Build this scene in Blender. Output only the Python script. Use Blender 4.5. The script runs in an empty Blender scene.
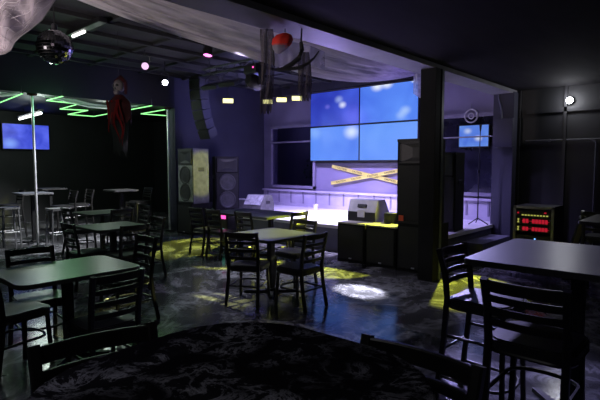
import bpy, bmesh, math, random
from mathutils import Vector, Matrix, Quaternion
random.seed(7)
sc = bpy.context.scene
COL = sc.collection
PI = math.pi
rad = math.radians

# ------------------------------------------------------------------ camera
# room axes: X runs along the ceiling beam to the right-back, Y along the video wall to the left-back
FPX, CAMH = 480.0, 1.62
YAW, PITCH = rad(42.2), rad(4.17)
Fh = Vector((math.cos(YAW), math.sin(YAW), 0))
Rt = Vector((math.sin(YAW), -math.cos(YAW), 0))
Fw = Fh * math.cos(PITCH) + Vector((0, 0, -math.sin(PITCH)))
Up = Rt.cross(Fw)
EYE = Vector((0, 0, CAMH))


def ray(x, y):
    return Fw + Rt * ((x - 300) / FPX) + Up * ((200 - y) / FPX)


def at_h(x, y, h):
    d = ray(x, y)
    return EYE + d * ((h - CAMH) / d.z)


def on_x(x, y, X):
    d = ray(x, y)
    return EYE + d * (X / d.x)


def on_y(x, y, Y):
    d = ray(x, y)
    return EYE + d * (Y / d.y)


def fl(d, l, z=0.0):
    """point on the ground d metres ahead of the camera, l metres to its right"""
    return Fh * d + Rt * l + Vector((0, 0, z))


cam = bpy.data.cameras.new('camera')
co = bpy.data.objects.new('camera', cam)
COL.objects.link(co)
cam.sensor_width = 36
cam.lens = 36 * FPX / 600
cam.clip_start = 0.02
co.location = EYE
co.rotation_euler = Matrix((Rt, Up, -Fw)).transposed().to_euler()
sc.camera = co

# ------------------------------------------------------------------ materials


def new_mat(name):
    m = bpy.data.materials.new(name)
    m.use_nodes = True
    nt = m.node_tree
    return m, nt, nt.nodes['Principled BSDF']


def mat(name, col, rough=0.5, metal=0.0, var=0.25, scale=8.0, bump=0.0, spec=0.5, stretch=None, col2=None, detail=4):
    m, nt, b = new_mat(name)
    N, L = nt.nodes, nt.links
    tc = N.new('ShaderNodeTexCoord')
    no = N.new('ShaderNodeTexNoise')
    no.inputs['Scale'].default_value = scale
    no.inputs['Detail'].default_value = detail
    src = tc.outputs['Object']
    if stretch:
        mp = N.new('ShaderNodeMapping')
        mp.inputs['Scale'].default_value = stretch
        L.new(src, mp.inputs[0])
        src = mp.outputs[0]
    L.new(src, no.inputs['Vector'])
    cr = N.new('ShaderNodeValToRGB')
    cr.color_ramp.elements[0].position = 0.3
    cr.color_ramp.elements[1].position = 0.7
    c2 = col2 or tuple(min(1, c * (1 + var)) for c in col)
    c1 = col if col2 else tuple(c * (1 - var) for c in col)
    cr.color_ramp.elements[0].color = (*c1, 1)
    cr.color_ramp.elements[1].color = (*c2, 1)
    L.new(no.outputs[0], cr.inputs[0])
    L.new(cr.outputs[0], b.inputs['Base Color'])
    b.inputs['Roughness'].default_value = rough
    b.inputs['Metallic'].default_value = metal
    b.inputs['Specular IOR Level'].default_value = spec
    if bump:
        bp = N.new('ShaderNodeBump')
        bp.inputs['Strength'].default_value = bump
        bp.inputs['Distance'].default_value = 0.01
        L.new(no.outputs[0], bp.inputs['Height'])
        L.new(bp.outputs[0], b.inputs['Normal'])
    return m


def emit(name, col, strength):
    m, nt, b = new_mat(name)
    b.inputs['Base Color'].default_value = (0, 0, 0, 1)
    b.inputs['Emission Color'].default_value = (*col, 1)
    b.inputs['Emission Strength'].default_value = strength
    return m


def marble(name, base, vein, scale, rough0, rough1, amount, bump=0.05, thin=0.06, patch=(0.42, 0.66), cloud=0.32, spec=0.5, nrough=0.6, dist=1.6):
    """dark epoxy / marble: cloudy base and a web of pale veins"""
    m, nt, b = new_mat(name)
    N, L = nt.nodes, nt.links
    tc = N.new('ShaderNodeTexCoord')
    n1 = N.new('ShaderNodeTexNoise')
    n1.inputs['Scale'].default_value = scale * 0.5
    n1.inputs['Detail'].default_value = 6
    n1.inputs['Distortion'].default_value = 1.2
    L.new(tc.outputs['Object'], n1.inputs['Vector'])
    # veins: |noise-0.5|
    n2 = N.new('ShaderNodeTexNoise')
    n2.inputs['Scale'].default_value = scale
    n2.inputs['Detail'].default_value = 8
    n2.inputs['Roughness'].default_value = nrough
    n2.inputs['Distortion'].default_value = dist
    L.new(tc.outputs['Object'], n2.inputs['Vector'])
    s = N.new('ShaderNodeMath'); s.operation = 'SUBTRACT'; s.inputs[1].default_value = 0.5
    L.new(n2.outputs[0], s.inputs[0])
    a = N.new('ShaderNodeMath'); a.operation = 'ABSOLUTE'
    L.new(s.outputs[0], a.inputs[0])
    mr = N.new('ShaderNodeMapRange')
    mr.inputs['From Min'].default_value = 0.0
    mr.inputs['From Max'].default_value = thin
    mr.inputs['To Min'].default_value = 1.0
    mr.inputs['To Max'].default_value = 0.0
    L.new(a.outputs[0], mr.inputs[0])
    # patchiness
    r1 = N.new('ShaderNodeMapRange')
    r1.inputs['From Min'].default_value = patch[0]
    r1.inputs['From Max'].default_value = patch[1]
    b.inputs['Specular IOR Level'].default_value = spec
    L.new(n1.outputs[0], r1.inputs[0])
    mul = N.new('ShaderNodeMath'); mul.operation = 'MULTIPLY'
    L.new(mr.outputs[0], mul.inputs[0]); L.new(r1.outputs[0], mul.inputs[1])
    mx = N.new('ShaderNodeMath'); mx.operation = 'MULTIPLY_ADD'
    mx.inputs[1].default_value = amount
    L.new(mul.outputs[0], mx.inputs[0])
    sm = N.new('ShaderNodeMath'); sm.operation = 'MULTIPLY'; sm.inputs[1].default_value = cloud * amount
    L.new(r1.outputs[0], sm.inputs[0]); L.new(sm.outputs[0], mx.inputs[2])
    mix = N.new('ShaderNodeMix'); mix.data_type = 'RGBA'
    mix.inputs['A'].default_value = (*base, 1)
    mix.inputs['B'].default_value = (*vein, 1)
    L.new(mx.outputs[0], mix.inputs['Factor'])
    L.new(mix.outputs['Result'], b.inputs['Base Color'])
    rr = N.new('ShaderNodeMapRange')
    rr.inputs['To Min'].default_value = rough0
    rr.inputs['To Max'].default_value = rough1
    L.new(n1.outputs[0], rr.inputs[0])
    L.new(rr.outputs[0], b.inputs['Roughness'])
    bp = N.new('ShaderNodeBump')
    bp.inputs['Strength'].default_value = bump
    bp.inputs['Distance'].default_value = 0.02
    L.new(n2.outputs[0], bp.inputs['Height'])
    L.new(bp.outputs[0], b.inputs['Normal'])
    return m


def sheer(name, col, alpha, scale=30, stretch=None, contrast=(0.3, 0.7), lo=0.3, rough=0.8):
    """thin see-through fabric: woven density varies with a noise"""
    m, nt, b = new_mat(name)
    N, L = nt.nodes, nt.links
    tc = N.new('ShaderNodeTexCoord')
    mp = N.new('ShaderNodeMapping')
    mp.inputs['Scale'].default_value = stretch or (1, 1, 1)
    L.new(tc.outputs['Object'], mp.inputs[0])
    no = N.new('ShaderNodeTexNoise')
    no.inputs['Scale'].default_value = scale
    no.inputs['Detail'].default_value = 5
    L.new(mp.outputs[0], no.inputs['Vector'])
    mr = N.new('ShaderNodeMapRange')
    mr.inputs['From Min'].default_value = contrast[0]
    mr.inputs['From Max'].default_value = contrast[1]
    mr.inputs['To Min'].default_value = lo * alpha
    mr.inputs['To Max'].default_value = alpha
    L.new(no.outputs[0], mr.inputs[0])
    L.new(mr.outputs[0], b.inputs['Alpha'])
    b.inputs['Base Color'].default_value = (*col, 1)
    b.inputs['Roughness'].default_value = rough
    b.inputs['Specular IOR Level'].default_value = 0.1
    tr = N.new('ShaderNodeBsdfTranslucent')
    tr.inputs[0].default_value = (*col, 1)
    ms = N.new('ShaderNodeMixShader')
    ms.inputs[0].default_value = 0.4
    tp = N.new('ShaderNodeBsdfTransparent')
    ms2 = N.new('ShaderNodeMixShader')
    L.new(mr.outputs[0], ms2.inputs[0])
    L.new(tp.outputs[0], ms2.inputs[1])
    L.new(tr.outputs[0], ms2.inputs[2])
    out = N['Material Output']
    L.new(b.outputs[0], ms.inputs[1])
    L.new(ms2.outputs[0], ms.inputs[2])
    L.new(ms.outputs[0], out.inputs[0])
    return m


def screen_mat(name, dark, lite, seed, strength, scale=0.9, blobs=()):
    """a lit display: soft drifting clouds of blue and a few pale blooms and glare painted into the picture"""
    m, nt, b = new_mat(name)
    N, L = nt.nodes, nt.links
    tc = N.new('ShaderNodeTexCoord')
    mp = N.new('ShaderNodeMapping')
    mp.inputs['Location'].default_value = (seed * 3.1, seed * 1.7, seed)
    L.new(tc.outputs['Object'], mp.inputs[0])
    no = N.new('ShaderNodeTexNoise')
    no.inputs['Scale'].default_value = scale
    no.inputs['Detail'].default_value = 2
    no.inputs['Distortion'].default_value = 0.5
    L.new(mp.outputs[0], no.inputs['Vector'])
    cr = N.new('ShaderNodeValToRGB')
    cr.color_ramp.elements[0].position = 0.3
    cr.color_ramp.elements[1].position = 0.7
    cr.color_ramp.elements[0].color = (*dark, 1)
    cr.color_ramp.elements[1].color = (*lite, 1)
    L.new(no.outputs[0], cr.inputs[0])
    colo = cr.outputs[0]
    for (px, pz, r, k, c) in blobs:
        vd = N.new('ShaderNodeVectorMath'); vd.operation = 'DISTANCE'
        vm = N.new('ShaderNodeVectorMath'); vm.operation = 'MULTIPLY'
        vm.inputs[1].default_value = (0, 1, 1.4)
        L.new(tc.outputs['Object'], vm.inputs[0])
        L.new(vm.outputs[0], vd.inputs[0])
        vd.inputs[1].default_value = (0, px, pz * 1.4)
        mr = N.new('ShaderNodeMapRange')
        mr.interpolation_type = 'SMOOTHSTEP'
        mr.inputs['From Min'].default_value = 0
        mr.inputs['From Max'].default_value = r
        mr.inputs['To Min'].default_value = k
        mr.inputs['To Max'].default_value = 0
        L.new(vd.outputs['Value'], mr.inputs[0])
        mx = N.new('ShaderNodeMix'); mx.data_type = 'RGBA'
        L.new(mr.outputs[0], mx.inputs['Factor'])
        L.new(colo, mx.inputs['A'])
        mx.inputs['B'].default_value = (*c, 1)
        colo = mx.outputs['Result']
    b.inputs['Base Color'].default_value = (0.01, 0.01, 0.015, 1)
    b.inputs['Roughness'].default_value = 0.25
    L.new(colo, b.inputs['Emission Color'])
    b.inputs['Emission Strength'].default_value = strength
    return m


M = {}
M['floor'] = marble('epoxy_floor', (0.045, 0.045, 0.05), (0.38, 0.38, 0.42), 2.2, 0.04, 0.28, 0.9, 0.12, 0.07)
M['top_marble'] = marble('marbled_laminate', (0.011, 0.010, 0.012), (0.70, 0.68, 0.72), 8.5, 0.6, 0.7, 0.62, 0.0, 0.045, (0.40, 0.72), 0.03, 0.0, 0.70, 0.5)
M['ceil_low'] = mat('black_ceiling_paint', (0.008, 0.0075, 0.0085), 0.9, 0, 0.35, 1.2, 0.15, 0.08, (1, 4, 1))
M['ceil_high'] = mat('dark_grey_ceiling_panels', (0.034, 0.034, 0.036), 0.8, 0, 0.3, 2.0, 0.1, 0.2)
M['joist'] = mat('black_joist', (0.012, 0.012, 0.013), 0.8, 0, 0.3, 6)
M['beam'] = mat('grey_painted_beam', (0.16, 0.155, 0.17), 0.6, 0, 0.2, 2.0, 0.05)
M['column'] = mat('black_painted_column', (0.006, 0.006, 0.007), 0.7, 0, 0.3, 5, 0, 0.2)
M['lit_edge'] = mat('grey_edge_light', (0.11, 0.13, 0.14), 0.45, 0.2, 0.2, 9)  # grey tint stands for light catching the column edge
M['wall_dark'] = mat('black_wall_paint', (0.009, 0.009, 0.011), 0.6, 0, 0.35, 1.6, 0.1)
M['wall_right'] = mat('charcoal_wall', (0.007, 0.007, 0.0085), 0.65, 0, 0.35, 1.6, 0.1)
M['wall_stage'] = mat('grey_lilac_wall', (0.15, 0.135, 0.22), 0.6, 0, 0.15, 1.5, 0.05)
M['wall_left'] = mat('slate_blue_wall', (0.028, 0.028, 0.050), 0.65, 0, 0.2, 1.3, 0.1)
M['wain'] = mat('pale_lilac_panel', (0.36, 0.33, 0.45), 0.5, 0, 0.12, 3.0)
M['stage'] = mat('pale_stage_floor', (0.62, 0.60, 0.64), 0.4, 0, 0.10, 3.0)
M['stage_front'] = mat('grey_stage_skirt', (0.10, 0.10, 0.14), 0.6, 0, 0.2, 4)
M['dark_trim'] = mat('dark_trim', (0.02, 0.018, 0.03), 0.6, 0, 0.2, 4)
M['frame'] = mat('lilac_window_frame', (0.17, 0.155, 0.23), 0.45, 0, 0.1, 4)
M['glass'] = mat('night_window_glass', (0.012, 0.012, 0.022), 0.08, 0, 0.6, 2.2, 0.0, 0.6)
M['chair'] = mat('black_chair_frame', (0.013, 0.012, 0.012), 0.38, 0.0, 0.3, 12)
M['seat'] = mat('black_vinyl_seat', (0.022, 0.021, 0.022), 0.34, 0, 0.25, 20, 0.1)
M['stool_grey'] = mat('brushed_grey_stool', (0.26, 0.26, 0.27), 0.35, 0.6, 0.2, 12)
M['top_green'] = mat('dark_laminate_top', (0.058, 0.064, 0.054), 0.32, 0, 0.2, 3.0)
M['top_dark'] = mat('charcoal_laminate_top', (0.045, 0.044, 0.046), 0.34, 0, 0.2, 2.5)
M['ped'] = mat('black_cast_iron', (0.010, 0.010, 0.011), 0.5, 0.3, 0.3, 12)
M['cab'] = mat('black_cabinet_carpet', (0.007, 0.007, 0.008), 0.8, 0, 0.3, 60, 0.2, 0.25)
M['cab_lit'] = mat('lit_cabinet_grey', (0.10, 0.10, 0.10), 0.6, 0, 0.3, 10, 0.1)  # lit copy of the cabinet colour, lightened where light falls on it
M['cab_mid'] = mat('dark_grey_cabinet', (0.035, 0.035, 0.035), 0.6, 0, 0.3, 10, 0.1)
M['grille'] = mat('speaker_grille', (0.008, 0.008, 0.009), 0.7, 0.0, 0.4, 120, 0.3)
M['grille_pale'] = mat('lit_grey_grille', (0.30, 0.30, 0.31), 0.6, 0.1, 0.4, 14, 0.2)  # paler than the other grilles, standing for light on their faces
M['cone'] = mat('speaker_cone', (0.05, 0.05, 0.055), 0.5, 0, 0.3, 10)
M['horn'] = mat('horn_plastic', (0.025, 0.025, 0.028), 0.45, 0, 0.2, 10)
M['lit_top'] = mat('lit_cabinet_top', (0.45, 0.43, 0.33), 0.5, 0, 0.2, 4, 0.0, 0.5, (1, 6, 1))  # pale colour stands for yellow light on the bass cabinet tops
M['orange'] = mat('orange_badge', (0.85, 0.11, 0.04), 0.4, 0, 0.05, 5)
M['white_case'] = mat('grey_white_case', (0.42, 0.41, 0.45), 0.5, 0, 0.15, 8)
M['black'] = mat('black_plastic', (0.008, 0.008, 0.009), 0.45, 0, 0.3, 9)
M['chrome'] = mat('chrome_pole', (0.85, 0.85, 0.85), 0.28, 0.55, 0.05, 4)
M['truss'] = mat('dark_truss', (0.04, 0.04, 0.045), 0.4, 0.6, 0.2, 9)
M['tape'] = mat('yellow_tape', (0.85, 0.78, 0.20), 0.45, 0, 0.12, 6)
M['ink'] = mat('black_print', (0.01, 0.01, 0.01), 0.5, 0, 0.1, 6)
M['bezel'] = mat('screen_bezel', (0.008, 0.008, 0.01), 0.35, 0, 0.2, 8)
M['ball'] = mat('mirror_tile', (0.38, 0.38, 0.40), 0.08, 1.0, 0.15, 30)
M['drape'] = sheer('white_voile', (0.80, 0.76, 0.79), 0.92, 1.0, (0.8, 9, 9), (0.38, 0.62), 0.42)
M['drape_fold'] = sheer('white_voile_fold', (0.80, 0.76, 0.79), 0.9, 1.0, (0.8, 14, 14), (0.3, 0.7), 0.6)
M['web'] = sheer('cobweb_gauze', (0.66, 0.58, 0.60), 0.95, 4.5, (1, 1, 1), (0.34, 0.60), 0.40)
M['strand'] = mat('cobweb_strand', (0.6, 0.55, 0.57), 0.8, 0, 0.1, 9)
M['voile2'] = sheer('white_voile_swag', (0.80, 0.84, 0.82), 0.95, 3, (1, 6, 6), (0.3, 0.7), 0.7)
M['gauze'] = sheer('grey_gauze', (0.08, 0.07, 0.06), 0.9, 1.0, (60, 60, 4), (0.30, 0.55), 0.6)
M['gauze_dark'] = sheer('dark_gauze', (0.02, 0.02, 0.02), 0.45, 1.0, (40, 40, 3), (0.35, 0.6), 0.35)
M['gauze_pale'] = sheer('pale_gauze', (0.42, 0.40, 0.45), 0.7, 5, (1, 1, 1), (0.3, 0.7), 0.5)
M['red_cloth'] = mat('red_cloth', (0.75, 0.035, 0.02), 0.7, 0, 0.2, 9)
M['maroon'] = mat('maroon_cloth', (0.025, 0.003, 0.003), 0.8, 0, 0.5, 9, 0.1, 0.2, (1, 1, 0.2))
M['red_strip'] = mat('bright_red_rag', (0.13, 0.006, 0.006), 0.8, 0, 0.4, 9, 0.1, 0.2, (1, 1, 0.2))
M['bone'] = mat('grey_bone', (0.13, 0.12, 0.12), 0.6, 0, 0.2, 20, 0.1)
M['wood_dark'] = mat('dark_twig', (0.012, 0.012, 0.014), 0.7, 0, 0.3, 9)
M['neon'] = emit('green_neon', (0.30, 1.0, 0.30), 1.8)
M['tube'] = emit('white_tube', (1.0, 0.98, 0.95), 3.0)
M['tube_dim'] = emit('white_tube_far', (0.95, 1.0, 0.98), 4.0)
M['lamp_white'] = emit('white_lamp', (0.92, 0.92, 1.0), 25)
M['lamp_pink'] = emit('pink_lamp', (1.0, 0.60, 1.0), 1.15)
M['lamp_yel'] = emit('yellow_lamp', (1.0, 0.96, 0.40), 2.0)
M['lamp_wall'] = emit('wall_lamp', (0.95, 0.95, 1.0), 30)
M['lamp_soft'] = emit('magenta_lamp', (1.0, 0.22, 0.75), 3.0)
M['led_red'] = emit('red_led', (1.0, 0.02, 0.06), 0.4)
M['led_yel'] = emit('yellow_led', (0.75, 0.75, 0.15), 0.5)
M['led_blue'] = emit('blue_led', (0.15, 0.4, 1.0), 3.0)
M['led_pink'] = emit('pink_led', (1.0, 0.1, 0.5), 1.5)
M['led_cyan'] = emit('cyan_led', (0.1, 0.9, 0.6), 0.8)
M['rack'] = mat('rack_case', (0.05, 0.05, 0.052), 0.5, 0.2, 0.2, 8)
M['alu'] = mat('aluminium_edge', (0.30, 0.30, 0.30), 0.4, 0.8, 0.15, 9)
M['panel'] = mat('rack_panel', (0.015, 0.013, 0.014), 0.5, 0, 0.2, 8)
M['beige'] = mat('worn_tan_edge', (0.14, 0.12, 0.09), 0.6, 0, 0.25, 9)
M['pipe'] = mat('grey_conduit', (0.10, 0.10, 0.11), 0.4, 0.4, 0.15, 8)
M['cup'] = mat('white_cup', (0.6, 0.58, 0.62), 0.5, 0, 0.05, 6)
M['leaf'] = mat('dark_leaf', (0.02, 0.07, 0.025), 0.6, 0, 0.4, 9)

# ------------------------------------------------------------------ mesh helpers


class MB:
    def __init__(self):
        self.bm = bmesh.new()
        self.mats = []

    def _xf(self, vs, loc, rot):
        Mx = Matrix.Translation(Vector(loc))
        if rot is not None:
            Mx = Mx @ (rot if isinstance(rot, Matrix) else Matrix.Rotation(rot, 4, 'Z'))
        bmesh.ops.transform(self.bm, matrix=Mx, verts=vs)

    def box(self, c, s, rot=None, bev=0.0, seg=2):
        r = bmesh.ops.create_cube(self.bm, size=1.0)
        vs = r['verts']
        bmesh.ops.scale(self.bm, vec=Vector(s), verts=vs)
        if bev:
            es = list({e for v in vs for e in v.link_edges})
            g = bmesh.ops.bevel(self.bm, geom=es, offset=bev, segments=seg, affect='EDGES', profile=0.5)
            vs = list({v for f in g['faces'] for v in f.verts} | {v for v in vs if v.is_valid})
            vs = [v for v in vs if v.is_valid]
            # collect whole island
            seen = set(vs); st = list(vs)
            while st:
                v = st.pop()
                for e in v.link_edges:
                    o = e.other_vert(v)
                    if o not in seen:
                        seen.add(o); st.append(o)
            vs = list(seen)
        self._xf(vs, c, rot)
        return self

    def prism(self, pts, z0, z1, loc=(0, 0, 0), rot=None, bev=0.0):
        """polygon in xy extruded z0..z1"""
        a = [self.bm.verts.new((p[0], p[1], z0)) for p in pts]
        b = [self.bm.verts.new((p[0], p[1], z1)) for p in pts]
        n = len(pts)
        self.bm.faces.new(a[::-1]); tf = self.bm.faces.new(b)
        for i in range(n):
            self.bm.faces.new((a[i], a[(i + 1) % n], b[(i + 1) % n], b[i]))
        self._xf(a + b, loc, rot)
        return self

    def tube(self, pts, r, seg=8, closed=False, flat=None):
        """sweep a circle (or an ellipse: flat=(rx, rz)) along pts"""
        pts = [Vector(p) for p in pts]
        n = len(pts)
        rs = r if isinstance(r, (list, tuple)) else [r] * n
        rings = []
        for i, p in enumerate(pts):
            if closed:
                t = pts[(i + 1) % n] - pts[i - 1]
            else:
                t = pts[min(i + 1, n - 1)] - pts[max(i - 1, 0)]
            t.normalize()
            ref = Vector((0, 0, 1)) if abs(t.z) < 0.95 else Vector((1, 0, 0))
            u = t.cross(ref).normalized()
            w = u.cross(t).normalized()
            ring = []
            for k in range(seg):
                a = 2 * PI * k / seg
                if flat:
                    q = p + u * math.cos(a) * flat[0] + w * math.sin(a) * flat[1]
                else:
                    q = p + u * math.cos(a) * rs[i] + w * math.sin(a) * rs[i]
                ring.append(self.bm.verts.new(q))
            rings.append(ring)
        m = n if closed else n - 1
        for i in range(m):
            A, B = rings[i], rings[(i + 1) % n]
            for k in range(seg):
                self.bm.faces.new((A[k], A[(k + 1) % seg], B[(k + 1) % seg], B[k]))
        if not closed:
            self.bm.faces.new(rings[0][::-1]); self.bm.faces.new(rings[-1])
        return self

    def slat(self, pts, w, h, up=Vector((0, 0, 1))):
        """rectangular bar of width w and height h swept along pts"""
        pts = [Vector(p) for p in pts]
        rings = []
        n = len(pts)
        for i, p in enumerate(pts):
            t = (pts[min(i + 1, n - 1)] - pts[max(i - 1, 0)]).normalized()
            u = t.cross(up).normalized()
            v = u.cross(t).normalized()
            rings.append([self.bm.verts.new(p + u * a * w / 2 + v * b * h / 2) for a, b in
                          ((-1, -.8), (-.6, -1), (.6, -1), (1, -.8), (1, .8), (.6, 1), (-.6, 1), (-1, .8))])
        k = 8
        for i in range(n - 1):
            for j in range(k):
                self.bm.faces.new((rings[i][j], rings[i][(j + 1) % k], rings[i + 1][(j + 1) % k], rings[i + 1][j]))
        self.bm.faces.new(rings[0][::-1]); self.bm.faces.new(rings[-1])
        return self

    def lathe(self, prof, seg=20, loc=(0, 0, 0), rot=None):
        rings = []; vs = []
        for (r, z) in prof:
            ring = [self.bm.verts.new((r * math.cos(2 * PI * k / seg), r * math.sin(2 * PI * k / seg), z)) for k in range(seg)]
            rings.append(ring); vs += ring
        for i in range(len(rings) - 1):
            for k in range(seg):
                self.bm.faces.new((rings[i][k], rings[i][(k + 1) % seg], rings[i + 1][(k + 1) % seg], rings[i + 1][k]))
        self.bm.faces.new(rings[0][::-1]); self.bm.faces.new(rings[-1])
        self._xf(vs, loc, rot)
        return self

    def ball(self, c, r, sub=2, sc_=(1, 1, 1)):
        g = bmesh.ops.create_icosphere(self.bm, subdivisions=sub, radius=r)
        bmesh.ops.scale(self.bm, vec=Vector(sc_), verts=g['verts'])
        self._xf(g['verts'], c, None)
        return self

    def grid(self, fn, nu, nv, thick=0.0):
        vs = [[self.bm.verts.new(fn(i / nu, j / nv)) for j in range(nv + 1)] for i in range(nu + 1)]
        for i in range(nu):
            for j in range(nv):
                self.bm.faces.new((vs[i][j], vs[i + 1][j], vs[i + 1][j + 1], vs[i][j + 1]))
        return self

    def build(self, name, m, parent=None, smooth=False, loc=None):
        me = bpy.data.meshes.new(name)
        bmesh.ops.recalc_face_normals(self.bm, faces=self.bm.faces[:])
        if loc is not None:
            bmesh.ops.translate(self.bm, vec=-Vector(loc), verts=self.bm.verts[:])
        self.bm.to_mesh(me); self.bm.free()
        if smooth:
            for p in me.polygons:
                p.use_smooth = True
            try:
                me.set_sharp_from_angle(angle=rad(40))
            except Exception:
                pass
        o = bpy.data.objects.new(name, me)
        COL.objects.link(o)
        me.materials.append(m)
        if loc is not None:
            o.location = loc
        if parent is not None:
            o.parent = parent
        return o


def tag(o, label, cat, group=None, kind=None):
    o['label'] = label
    o['category'] = cat
    if group:
        o['group'] = group
    if kind:
        o['kind'] = kind
    return o


def thing(name, loc, rz, label, cat, group=None):
    o = bpy.data.objects.new(name, None)
    o.empty_display_size = 0.1
    COL.objects.link(o)
    o.location = loc
    o.rotation_euler = (0, 0, rz)
    return tag(o, label, cat, group)


def struct(o):
    o['kind'] = 'structure'
    return o


def wallbox(name, lo, hi, m, kind=True):
    c = [(a + b) / 2 for a, b in zip(lo, hi)]
    s = [abs(b - a) for a, b in zip(lo, hi)]
    o = MB().box((0, 0, 0), s).build(name, m)
    o.location = c
    if kind:
        struct(o)
    return o


def copy_tree(o, parent=None):
    c = o.copy()
    COL.objects.link(c)
    if parent is not None:
        c.parent = parent
    for ch in list(o.children):
        copy_tree(ch, c)
    return c


def lbl(o, text):
    o['label'] = text
    return o


# ------------------------------------------------------------------ the room
HC, LC = 3.72, 2.99          # high ceiling over the dance floor, low ceiling over the bar side
XS, YL, YE = 9.60, 10.10, 15.0
wallbox('floor', (-4, -4, -0.2), (10.2, 15.2, 0), M['floor'])
wallbox('ceiling_bar', (-4, -4, LC), (9.9, 3.07, LC + 0.15), M['ceil_low'])
wallbox('ceiling_dance', (-4, 3.45, HC), (9.9, YL + 0.3, HC + 0.15), M['ceil_high'])
wallbox('ceiling_annex', (-4, YL + 0.28, 3.10), (9.9, YE + 0.2, 3.25), M['wall_dark'])
# ceiling beam between the two halves, its lower face 2.93 m up
bm_ = wallbox('beam', (-4, 3.07, 2.93), (9.45, 3.45, 3.9), M['beam'])
# joists of the high ceiling
j = 0
for k in range(9):
    y = 3.95 + k * 0.72
    o = wallbox('trim_%d' % (j + 10), (-4, y, HC - 0.06), (XS, y + 0.07, HC), M['joist']); j += 1
for k in range(8):
    x = 1.1 + k * 1.15
    o = wallbox('trim_%d' % (j + 10), (x, 3.45, HC - 0.04), (x + 0.08, YL, HC), M['joist']); j += 1
# walls
wallbox('wall_stage_right', (XS, 3.42, 0), (XS + 0.2, 8.16, HC), M['wall_stage'])
wallbox('wall_stage_left', (XS, 9.76, 0), (XS + 0.2, YL + 0.2, HC), M['wall_stage'])
wallbox('wall_stage_sill', (XS, 8.16, 0), (XS + 0.2, 9.76, 1.03), M['wall_stage'])
wallbox('wall_stage_head', (XS, 8.16, 2.66), (XS + 0.2, 9.76, HC), M['wall_stage'])
wallbox('wall_outside', (11.2, 6.5, 0), (11.3, 11.5, HC), M['wall_stage'])
wallbox('floor_outside', (10.2, 6.5, -0.1), (11.3, 11.5, 0), M['wall_dark'])
wallbox('wall_left', (6.64, YL, 0), (XS + 0.2, YL + 0.28, HC), M['wall_left'])
wallbox('wall_left_lintel', (-4, YL, 3.0), (6.64, YL + 0.28, HC), M['wall_dark'])
wallbox('wall_right', (9.42, -4, 0), (9.62, 3.42, LC), M['wall_right'])
wallbox('wall_annex_back', (-4, YE, 0), (10, YE + 0.2, 3.2), M['wall_dark'])
wallbox('wall_annex_side', (9.0, YL + 0.28, 0), (9.2, YE, 3.2), M['wall_dark'])
wallbox('wall_behind', (-4.2, -4, 0), (-4, 15.2, HC), M['wall_dark'])
wallbox('wall_front', (-4.2, -4.2, 0), (9.6, -4, HC), M['wall_dark'])
# right pillar at the end of the beam
p = wallbox('pillar', (9.16, 3.05, 0), (9.45, 3.42, 2.95), M['wall_left'])
# battens and frames of the right wall
for i, (x0, x1) in enumerate(((516, 520), (563, 566))):
    a = on_x(x0, 150, 9.42); b = on_x(x1, 150, 9.42)
    wallbox('trim_%d' % (40 + i), (9.37, b.y, 0), (9.42, a.y, LC), M['wall_dark'])
wallbox('trim_43', (9.37, -3.9, 2.55), (9.42, 2.9, 2.63), M['wall_dark'])
wallbox('baseboard_right', (9.39, -3.9, 0), (9.42, 3.0, 0.12), M['dark_trim'])

# stage
SX, SH, SY = 7.02, 0.50, 3.36
st = MB().box(((SX + XS) / 2, (SY + YL) / 2, SH - 0.03), (XS - SX, YL - SY, 0.06)).build('stage', M['stage'])
struct(st)
struct(wallbox('trim_50', (SX + 0.03, SY + 0.03, 0), (SX + 0.09, YL, SH - 0.06), M['stage_front']))
struct(wallbox('trim_51', (SX + 0.03, SY + 0.03, 0), (XS, SY + 0.09, SH - 0.06), M['stage_front']))
wallbox('step', (7.75, 3.0, 0), (9.02, SY, 0.33), M['stage_front'])
# wainscot, cap and battens of the stage wall
wallbox('trim_1', (XS - 0.02, 3.42, SH), (XS, YL, 0.90), M['wain'])
wallbox('trim_2', (XS - 0.08, 3.42, 0.90), (XS, YL, 0.95), M['wain'])
wallbox('trim_3', (XS - 0.04, 3.42, SH), (XS, YL, SH + 0.09), M['wain'])
n = 3
for k in range(15):
    y = 3.6 + k * 0.45
    n += 1
    wallbox('trim_%d' % (100 + n), (XS - 0.035, y, SH), (XS - 0.02, y + 0.035, 0.90), M['frame'])
wallbox('trim_60', (XS - 0.10, 4.7, 3.50), (XS, YL, HC), M['dark_trim'])       # black valence over the screens
wallbox('trim_61', (XS - 0.05, 4.9, 1.585), (XS, 8.1, 1.70), M['dark_trim'])    # dark strip under the screens


def glass_pane(name):
    m, nt, b = new_mat(name)
    N, L = nt.nodes, nt.links
    g = N.new('ShaderNodeBsdfGlossy'); g.inputs['Roughness'].default_value = 0.06
    g.inputs[0].default_value = (0.5, 0.5, 0.55, 1)
    tp = N.new('ShaderNodeBsdfTransparent'); tp.inputs[0].default_value = (0.75, 0.75, 0.85, 1)
    ms = N.new('ShaderNodeMixShader')
    ms.inputs[0].default_value = 0.10; L.new(tp.outputs[0], ms.inputs[1]); L.new(g.outputs[0], ms.inputs[2])
    L.new(ms.outputs[0], N['Material Output'].inputs[0])
    return m


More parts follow.
